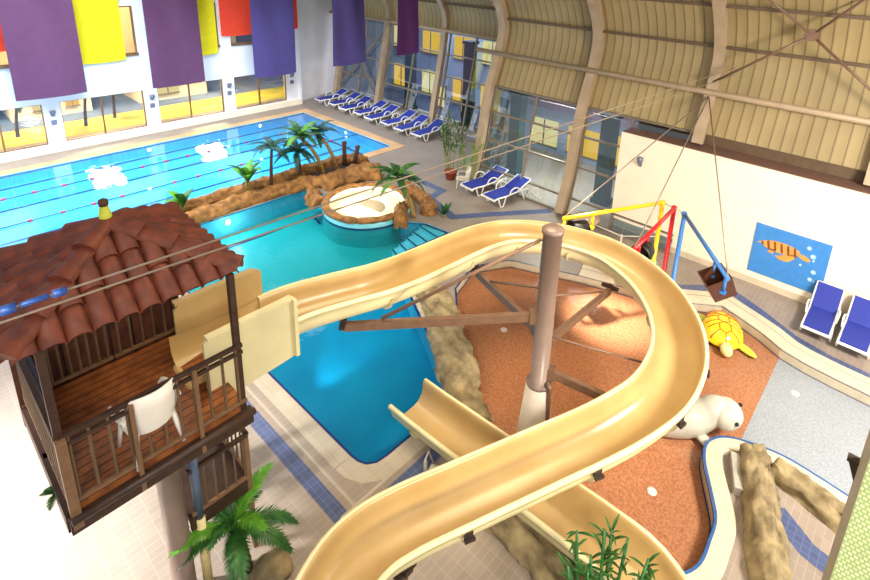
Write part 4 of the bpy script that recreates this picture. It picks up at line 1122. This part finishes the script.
m1 = dup(p0, (14.95, 12.72, 0), -.12, 'blue white framed sun lounger by the glass, beside the cream chair'); m1['group'] = 'pair of blue loungers at the near glass'
m2 = dup(p0, (14.82, 11.5, 0), -.12, 'blue white framed sun lounger by the glass, farther from the bamboo'); m2['group'] = 'pair of blue loungers at the near glass'
r1 = lounger((14.85, .74, .0), .0, 'blue sun lounger against the cream wall, next to the turtle poster', 'pair of blue loungers at the cream wall', .75)
dup(r1, (14.78, -.06, 0), -.03, 'blue sun lounger against the cream wall, nearer the right edge')

# ------------------------------------------------------------------ tipping buckets
def tip_bucket(name, base, end, m, label, drops, bpos, brz, h=2.5, tilt=0., round_=False):
    t = thing('tipping_bucket', label, 'water feature', (base[0], base[1], -DP if base[0] < 13.9 and base[1] < 6 else 0), 0, 'coloured tipping bucket poles')
    zb = -DP if base[0] < 13.9 else 0
    a = Vector((base[0], base[1], h)); b = Vector(end)
    mb = MB(); mb.lathe([(.13, 0), (.13, .03), (.065, .04), (.06, h)], (base[0], base[1], 0), 14); mb.blob((base[0], base[1], h), (.09, .09, .08), 2, 0); obj('pole', mb, m, t)
    mb = MB(); mb.tube([a, b], .055, 12); obj('beam', mb, m, t)
    d = (b-a).normalized(); s = Vector((-d.y, d.x, 0)).normalized()
    ho = None
    for dist in drops:
        q = b-d*dist; mb = MB(); mb.tube([q, q-Vector((0, 0, .42))], .04, 10); mb.box(q-Vector((0, 0, .42)), (.12, .12, .06)); ho = obj('hanger', mb, m, t)
    mid = b-d*(sum(drops)/2)-Vector((0, 0, .40))
    R = Matrix.Translation(mid) @ Matrix.Rotation(math.atan2(d.y, d.x), 4, 'Z') @ Matrix.Rotation(tilt, 4, 'X')
    mb = MB()
    if round_:
        mb.lathe([(.01, -.26), (.24, -.26), (.28, .2), (.26, .2), (.22, -.2), (.01, -.2)], n=20, mat4=R @ Matrix.Rotation(PI/2, 4, 'Y'))
    else:
        x, y, z = .3, .26, .24
        ou = [(-x, -y, -z), (x, -y, -z), (x, y, -z), (-x, y, -z), (-x*1.1, -y*1.15, z), (x*1.1, -y*1.15, z), (x*1.1, y*1.15, z), (-x*1.1, y*1.15, z)]
        inn = [(p[0]*.9, p[1]*.9, p[2] if p[2] > 0 else p[2]*.85) for p in ou]
        mb.add(ou+inn, [(0, 3, 2, 1), (0, 1, 5, 4), (1, 2, 6, 5), (2, 3, 7, 6), (3, 0, 4, 7), (8, 9, 10, 11), (8, 12, 13, 9), (9, 13, 14, 10), (10, 14, 15, 11), (11, 15, 12, 8), (4, 5, 13, 12), (5, 6, 14, 13), (6, 7, 15, 14), (7, 4, 12, 15)], 0, False, R)
    obj('bucket', mb, 'black' if round_ else 'bucket', t)
    return t
tip_bucket('b', (14.45, 4.25), (12.05, 2.38, 2.42), 'bluep', 'blue pole and beam holding a brown tipping bucket', (.1, .75), None, 0, tilt=.5)
tip_bucket('r', (14.62, 4.60), (11.75, 4.48, 2.42), 'redp', 'red pole and beam holding a dark tipping bucket over the slide loop', (.35, .9), None, 0, round_=True)
tip_bucket('y', (14.72, 4.98), (11.85, 6.58, 2.42), 'yellowp', 'yellow pole and beam holding a dark tipping bucket behind the column', (.06, .95), None, 0, round_=True)
mb = MB(); mb.tube([(14.45, 4.25, 2.5), (14.62, 4.6, 2.52), (14.72, 4.98, 2.5)], .018, 6); one('link_bar', mb, 'metalpale', 'thin pale bar linking the tops of the three coloured poles', 'bar', (14.6, 4.6, 2.5))
AN = (17.42, 5.0, 5.24)
for e, lab in (((12.05, 2.38, 2.44), 'thin cable from the arch rib to the blue beam end'), ((11.75, 4.48, 2.44), 'thin cable from the arch rib to the red beam end'), ((11.85, 6.58, 2.44), 'thin cable from the arch rib to the yellow beam tip')):
    mb = MB(); mb.tube([AN, e], .018, 6); one('stay_cable', mb, 'ropegrey', lab, 'cable', e, 'stay cables of the coloured beams')
# barrier rail and round stool near the cream wall
mb = MB(); P = [(14.9, 7.4), (14.8, 6.1), (15.6, 5.3)]
for x, y in P: mb.lathe([(.12, 0), (.12, .02), (.03, .03), (.03, .95), (.04, .97), (.001, .98)], (x, y, 0), 12)
for q in (.92, .5): mb.tube([(x, y, q) for x, y in P], .016, 6)
one('barrier_rail', mb, 'whiteplastic', 'thin white barrier rail on the deck by the glass and yellow beam', 'barrier', (14.9, 6.2, 0))
mb = MB(); mb.lathe([(.3, 0), (.28, .42), (.46, .44), (.46, .5), (.01, .52)], (15.9, 7.9, 0), 24); one('round_table', mb, mat('round_table_top', (206, 174, 150), .5), 'low round beige table at the foot of the glass beside the cream wall', 'table', (15.9, 7.9, 0))

# ------------------------------------------------------------------ turtle and seal figures
def XF(loc, rz, s=1.): return Matrix.Translation(Vector(loc)) @ Matrix.Rotation(rz, 4, 'Z') @ Matrix.Scale(s, 4)
tt = thing('turtle_figure', 'yellow glazed turtle figure sitting on the orange floor corner', 'turtle figure', (13.75, 2.62, -DP))
X = XF((13.75, 2.62, -DP), math.radians(205), 1.0)
mb = MB()
vs = []; n = 28; mrow = 8
for i in range(mrow+1):
    a = PI/2*i/mrow
    for k in range(n):
        b = 2*PI*k/n; rx = .66*math.cos(a)**.85; ry = .52*math.cos(a)**.85
        taper = 1-.22*max(0, -math.cos(b))
        vs.append((rx*math.cos(b), ry*math.sin(b)*taper, .14+.42*math.sin(a)))
mb.add(vs, [(i*n+k, i*n+(k+1) % n, (i+1)*n+(k+1) % n, (i+1)*n+k) for i in range(mrow) for k in range(n)], 0, True, X)
mb.lathe([(.52, .06), (.66, .12), (.64, .17)], n=28, mi=0, mat4=X @ Matrix.Scale(.82, 4, (0, 1, 0)))
obj('shell', mb, 'turtley', tt)
mb = MB()
def shellpt(u, v):
    r = min(.98, math.hypot(u/.66, v/.52)); return Vector((u, v, .145+.42*math.sqrt(max(0, 1-r**2.35))))
def seam(a, b): mb.tube([X @ shellpt(a[0]+(b[0]-a[0])*k/5, a[1]+(b[1]-a[1])*k/5) for k in range(6)], .013, 5)
hx = lambda cx_, cy_, r: [(cx_+r*math.cos(PI/3*k), cy_+r*.9*math.sin(PI/3*k)) for k in range(6)]
for c in ((-.3, 0), (0, 0), (.3, 0)):
    h_ = hx(c[0], c[1], .17)
    for k in range(6): seam(h_[k], h_[(k+1) % 6])
for sx in (-.39, -.21, -.09, .09, .21, .39):
    for sy in (-1, 1): seam((sx, sy*.13), (sx*1.25, sy*.44*(1-abs(sx)*.6)))
seam((.47, 0), (.64, 0)); seam((-.47, 0), (-.64, 0))
obj('shell_lines', mb, mat('turtle_line_brown', (196, 104, 30), .3), tt)
mb = MB(); mb.blob((0.0, 0, 0), (.22, .15, .15), 3, .05, 1, 1); 
mb.v = [X @ (p+Vector((.78, 0, .2))) for p in mb.v]; obj('head', mb, 'turtlecream', tt)
for (fx, fy, r_, L_) in ((.42, .48, .7, .36), (.42, -.48, -.7, .36), (-.5, .36, 2.4, .24), (-.5, -.36, -2.4, .24)):
    mb = MB(); mb.blob((0, 0, 0), (L_, .13, .06), 3, .08, 1, 2)
    Y = X @ Matrix.Translation((fx, fy, .09)) @ Matrix.Rotation(r_, 4, 'Z'); mb.v = [Y @ p for p in mb.v]; obj('flipper', mb, 'turtlegreen', tt)
sl = thing('seal_figure', 'white seal figure resting on the orange floor under the slide bend', 'seal figure', (10.2, 2.0, -DP))
def seal_head(p): return p
bm_ = [(9.55, 2.75, .16, .20), (9.75, 2.55, .22, .30), (9.98, 2.32, .27, .36), (10.18, 2.12, .33, .36), (10.33, 1.93, .46, .31), (10.42, 1.8, .58, .29), (10.47, 1.7, .62, .24), (10.5, 1.62, .60, .14)]
mb = MB(); P = cr([(x, y, z-DP) for x, y, z, r in bm_], 4); R_ = [p.x for p in cr([(r, 0, 0) for x, y, z, r in bm_], 4)]
mb.tube(P, R_, 20); o = obj('body', mb, 'seal', sl)
mb = MB(); mb.blob((10.50, 1.62, .55-DP), (.36, .34, .29), 3, .04, 1, 3); obj('head', mb, 'seal', sl)
mb = MB(); mb.blob((10.765, 1.425, .71-DP), (.042, .042, .042), 2, 0); obj('eye', mb, 'black', sl)
mb = MB(); mb.blob((10.285, 1.345, .62-DP), (.042, .042, .042), 2, 0); obj('eye', mb, 'black', sl)
for (p, rz, L_) in (((9.98, 1.82, .13-DP), 4.2, .32), ((10.55, 2.25, .13-DP), .6, .3), ((9.42, 2.75, .1-DP), 3.0, .28), ((9.6, 2.95, .1-DP), 1.9, .28)):
    mb = MB(); mb.blob((0, 0, 0), (L_, .12, .07), 3, .05, 1, 5); Y = XF(p, rz); mb.v = [Y @ q for q in mb.v]; obj('flipper', mb, 'seal', sl)

# ------------------------------------------------------------------ green mosaic wall, cables, roof bracing
gw = thing('mosaic_pillar', 'pale green mosaic covered wall block at the lower right edge', 'pillar', (6.6, -1.2, 0))
mb = MB(); mb.box((6.04, -1.24, 2.5), (.08, 1.5, 5.0)); vsx = mb.v[:]
mb = MB(); Y = Matrix.Translation((6.0, -1.2, 2.5)) @ Matrix.Rotation(PI/2, 4, 'Z') @ Matrix.Rotation(PI/2, 4, 'X')
mb.box((0, 0, 0), (1.62, 5.0, .06)); o = obj('mosaic_face', mb, 'mosaic', gw, True)
o.location = Vector((6.0, -1.21, 2.5))-gw.location; o.rotation_euler = (PI/2, 0, -PI/2)
mb = MB(); mb.box((6.65, -1.22, 2.5), (1.2, 1.64, 4.98)); obj('block', mb, 'greystone', gw)
mb = MB(); mb.bar((7.2, -.44, 3.15), (7.2, -.34, 3.4), .08, .08); mb.box((7.2, -.34, 3.42), (.12, .12, .04)); obj('bracket', mb, 'darksteel', gw)
def cable(a, b, r, label, n='overhead_cable', group='cables strung over the pool'):
    mb = MB(); a = Vector(a); b = Vector(b); mb.tube([lerp(a, b, k/10)-Vector((0, 0, .0)) for k in range(11)], r, 6); return one(n, mb, 'ropegrey', label, 'cable', b, group)
a1 = Vector((.326, 4.771, 6.521)); a2 = Vector((.311, 4.753, 6.443)); b1 = Vector((18.05, 4.98, 5.88)); b2 = Vector((18.0, 4.98, 5.70))
def ext(a, b, k): return Vector(a)+(Vector(a)-Vector(b)).normalized()*k
n1, f1 = Vector((.286, 4.175, 6.856)), Vector((17.9, 4.52, 6.17)); n2, f2 = Vector((.272, 4.159, 6.787)), Vector((17.9, 4.49, 5.95))
cable(ext(n1, f1, 6), f1, .009, 'upper of two parallel steel cables strung from the hut roof to the arch rib')
cable(ext(n2, f2, 6), f2, .009, 'lower of two parallel steel cables strung from the hut roof to the arch rib')
mb = MB(); d = (f1-n1).normalized()
for k, (q0, q1, r) in enumerate(((.0, .08, .035), (.10, .26, .02), (.28, .36, .03))): mb.tube([n1+d*q0, n1+d*q1], r, 8)
one('turnbuckle', mb, 'teallamp', 'blue turnbuckle on the upper cable at the left edge over the tiled roof', 'turnbuckle', n1)
br = thing('roof_brace', 'crossed steel roof braces with a round centre plate at the upper right', 'brace', (16.9, 2.55, 7.51))
c0 = Vector((16.9, 2.55, 7.51))
for e in ((16.6, .3, 9.9), (17.2, 4.9, 5.75), (16.3, 4.9, 9.3), (17.2, .2, 5.6)):
    mb = MB(); mb.tube([c0, e], .035, 8); obj('rod', mb, 'steel', br)
mb = MB(); q = Vector((-1, 0, .1)).to_track_quat('Z', 'Y').to_matrix().to_4x4(); q.translation = c0; mb.lathe([(.01, -.05), (.17, -.05), (.17, .05), (.01, .05)], n=16, mat4=q, smooth=False); obj('centre_plate', mb, 'steel', br)

# ------------------------------------------------------------------ outside
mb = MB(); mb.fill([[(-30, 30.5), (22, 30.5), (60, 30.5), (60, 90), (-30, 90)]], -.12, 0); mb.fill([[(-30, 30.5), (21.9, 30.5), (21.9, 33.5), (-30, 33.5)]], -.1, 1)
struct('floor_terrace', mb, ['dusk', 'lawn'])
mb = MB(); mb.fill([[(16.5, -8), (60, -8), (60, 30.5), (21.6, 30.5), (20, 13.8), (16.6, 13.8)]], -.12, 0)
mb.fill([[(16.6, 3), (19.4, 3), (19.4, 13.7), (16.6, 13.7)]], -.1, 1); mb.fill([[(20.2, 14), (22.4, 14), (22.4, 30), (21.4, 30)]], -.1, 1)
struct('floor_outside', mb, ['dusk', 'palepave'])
def house(x0, x1, y0, y1, h, label, wins, axis='y', g='houses outside the windows', rh=1.0, wm='housewall'):
    t = thing('house', label, 'building', ((x0+x1)/2, (y0+y1)/2, -.12), 0, g)
    mb = MB(); mb.box(((x0+x1)/2, (y0+y1)/2, h/2-.12), (x1-x0, y1-y0, h)); obj('wall', mb, wm, t)
    mb = MB(); xm = (y0+y1)/2; e = .4
    mb.add([(x0-e, y0-e, h-.12), (x1+e, y0-e, h-.12), (x1+e, y1+e, h-.12), (x0-e, y1+e, h-.12), (x0-e, xm, h+rh), (x1+e, xm, h+rh)], [(0, 1, 5, 4), (2, 3, 4, 5), (0, 4, 3), (1, 2, 5), (0, 3, 2, 1)]); obj('roof', mb, 'houseroof', t)
    for k, (p, w_, z0, z1) in enumerate(wins):
        mb = MB()
        if axis == 'y': mb.box((p, y0-.03, (z0+z1)/2), (w_, .08, z1-z0))
        else: mb.box((x0-.03, p, (z0+z1)/2), (.08, w_, z1-z0))
        obj('window', mb, 'litwin' if k % 3 else 'litwin2', t)
        mb = MB()
        if axis == 'y': mb.box((p, y0-.08, (z0+z1)/2), (.06, .06, z1-z0)); mb.box((p, y0-.08, z0), (w_+.1, .08, .08))
        else: mb.box((x0-.08, p, (z0+z1)/2), (.06, .06, z1-z0)); mb.box((x0-.08, p, z0), (.08, w_+.1, .08))
        obj('window_bar', mb, 'alu', t)
    return t
house(4.6, 8.2, 35.2, 38, 1.25, 'low pale house seen through the second lower window', [(6.0, .9, .3, .9), (7.3, .6, .3, .9)])
house(10.6, 14.6, 35.0, 38, 1.2, 'low pale house seen through the third lower window', [(12.2, 1.3, .25, .9)])
house(-2, 3.4, 35.6, 38.6, 1.3, 'low pale house seen through the leftmost lower window', [(.5, 1., .3, .9), (2.4, .8, .3, .9)])
house(-4, 24, 50, 56, 4.6, 'long lit building seen through the upper windows', [(x, 1.5, 1.2, 3.6) for x in (-2, .6, 3.2, 5.8, 8.4, 11, 13.6, 16.2, 18.8, 21.4)], rh=.3)
house(21.8, 25.5, 5.2, 15.2, 2.4, 'added lit pavilion outside the right glass bays, in place of reflections', [(7.0, 1.5, .3, 1.7), (9.2, 1.5, .3, 1.7), (11.4, 1.7, .3, 1.6), (13.6, 1.5, .3, 1.6)], 'x', wm='duskwall')  # added building, its lit windows stand in for reflections in the glass
house(24.6, 30, 15.8, 30, 5.6, 'added lit two storey building outside the far left glass bays, in place of reflections', [(y, 1.5, z0, z1) for z0, z1 in ((.3, 1.8), (3.0, 4.4)) for y in (16.8, 19.3, 21.6, 24.4, 27.2)], 'x', wm='duskwall')  # also added, yellow window rows replace banner reflections in the panes
def lit_panel(y, x, w_, h, label):  # made-up glowing panels, raise the glow behind the glass
    t = thing('added_glow_panel', label, 'added glow panel', (x, y, -.12), 0, 'added glow panels on the outside terrace')
    mb = MB(); mb.box((x, y, h/2+.2), (.08, w_, h)); obj('panel', mb, 'litwin2', t)
    mb = MB()
    for s in (-1, 1): mb.box((x, y+s*(w_/2+.04), h/2), (.1, .08, h+.7))
    mb.box((x, y, .1), (.12, w_, .1)); obj('frame', mb, 'alu', t)
for i, (y, x, w_, h) in enumerate(((19.9, 23.2, .9, 1.1), (22.2, 23.2, .9, 1.2))):
    lit_panel(y, x, w_, h, 'added glowing yellow panel outside the glass behind the loungers, %s' % ['nearer the bamboo', 'nearer the white end wall'][i])
for i, (x, y, h, l) in enumerate(((4.3, 32.3, 1.5, .2), (7.1, 32.2, 1.7, .2), (8.6, 32.8, 1.3, .1), (3.0, 32.0, 1.5, .1))):
    palm((x, y, -.1), h, (l, 0), 9, .7, 'dark palm outside on the lit terrace, %s' % ['behind the leftmost window', 'behind the middle bar of the second window', 'right in the second window', 'at the left edge of the leftmost window'][i], 'palms outside on the terrace', m='leafdark', tm='darktrunk', seed=20+i)

for i, (x, y) in enumerate(((18.4, 12.9), (18.4, 8.6), (21.9, 18.75), (21.9, 23.45))):
    hp = 3.7 if x < 20 else 4.8
    mb = MB(); mb.box((x, y, hp/2-.12), (.45, .55, hp)); mb.box((x, y, .05), (.6, .7, .3)); mb.box((x, y, hp-.1), (.6, .7, .15))  # plain dark green upright with wider foot and top
    one('outer_upright', mb, mat('dark_green_upright_%d' % i, (24, 62, 60), .5), 'dark green upright outside the glass, %s' % ['at the bamboo side of the near bay', 'beside the cream wall bay', 'right of the plum banner', 'left of the plum banner'][i], 'pillar', (x, y, -.12), 'dark green uprights outside the glass')

# ------------------------------------------------------------------ light
w = bpy.data.worlds.new('world'); scene.world = w; w.use_nodes = True
bg = w.node_tree.nodes['Background']; bg.inputs['Color'].default_value = (.80, .86, 1.0, 1); bg.inputs['Strength'].default_value = .55
def area(loc, tgt, size, power, col, name='unseen_flood', shape='SQUARE', spread=PI):
    l = bpy.data.lights.new(name, 'AREA'); l.energy = power; l.color = col; l.size = size; l.shape = shape; l.spread = spread
    o = bpy.data.objects.new(name, l); COL.objects.link(o); o.location = loc
    o.rotation_euler = (Vector(tgt)-Vector(loc)).to_track_quat('-Z', 'Y').to_euler(); return o
def spot(loc, tgt, power, col, ang, blend=.6, r=.15, name='unseen_spot'):
    l = bpy.data.lights.new(name, 'SPOT'); l.energy = power; l.color = col; l.spot_size = math.radians(ang); l.spot_blend = blend; l.shadow_soft_size = r
    o = bpy.data.objects.new(name, l); COL.objects.link(o); o.location = loc
    o.rotation_euler = (Vector(tgt)-Vector(loc)).to_track_quat('-Z', 'Y').to_euler(); return o
def pt(loc, power, col, r=.2, name='pool_light'):
    l = bpy.data.lights.new(name, 'POINT'); l.energy = power; l.color = col; l.shadow_soft_size = r
    o = bpy.data.objects.new(name, l); COL.objects.link(o); o.location = loc; return o
WARM = (1, .80, .52); WHT = (1, .93, .82); COOL = (.78, .86, 1)
area((8, 6, 10.6), (8, 6, 0), 4, 520, WARM, spread=2.3)
spot((2.2, -5.0, 5.4), (7.8, 3.4, 1.5), 4200, (1, .88, .66), 62, .7, .5)
area((5, 17, 11.0), (7, 19, 0), 5, 900, WHT, spread=2.4)
area((4, 19.5, 8.6), (6, 28.6, 3), 4, 1200, COOL)
area((1, 22.5, 9.0), (3, 23, 0), 9, 1200, COOL, spread=2.2)  # added large cool light, brightens the lane pool
area((12.5, 22, 8.6), (13, 22.5, 0), 4, 600, COOL, spread=2.2)  # added cool light for the darker right part of the lane pool
area((9.5, -4.0, 7.5), (14.5, .4, .2), 2, 2000, WHT)
area((-1.0, -3.0, 10.5), (6.5, -.5, 2), 2, 600, WHT)  # added fill from the camera side, brightens the green mosaic face
area((-2.5, 2.5, 8.5), (5, 3.5, 1.5), 2, 250, WARM)
spot((-2.6, 9.8, 4.6), (-1.1, 9.2, 0), 7500, (1, .98, .92), 108, .8, .4)
pt((7.6, 17.0, -.25), 25, (.9, 1, .95), .1)
spot((4.9, 8.75, -.2), (8, 10.2, -.75), 260, (.85, .97, 1), 46, .8, .08, 'pool_light')
spot((12.4, 8.6, 7.4), (12.35, 5.1, -.2), 16000, (1, .93, .78), 20, 1.0, .2)  # added spot from above, imitates lamp glare on the wet orange floor
pt((tub_c[0]-.1, tub_c[1]+.1, .75), 90, (1, .96, .84), .12)
for x in (-4, 2, 8, 14): area((x, 33.6, 3.6), (x, 32.8, 0), 1.5, 800, (1, .80, .40)); area((x, 31.5, 4.5), (x, 35.2, .6), 1.0, 350, (1, .9, .8))  # unseen outdoor lamps, brighten the lawn and house fronts
for x in (0, 7, 14): area((x, 45, 6), (x, 50, 2), 2.5, 900, (1, .62, .22))  # unseen orange lamps outside, give the upper windows their glow
for y in (6.9, 10.7): area((17.9, y, 3.0), (18, y, 0), .8, 300, (1, .96, .84))  # unseen lamps outside, whiten the paving beyond the right glass
area((20.4, 10, 5), (20.6, 10, 0), 3, 250, (.75, .82, 1)); area((23, 22, 5.6), (22.5, 22, 0), 4, 450, (.75, .82, 1))  # unseen bluish lights over the outside ground

vs_ = scene.view_settings
vs_.view_transform = 'Standard'; vs_.look = 'None'; vs_.exposure = 0.0; vs_.gamma = 1.0
try: vs_.use_curve_mapping = False
except Exception: pass
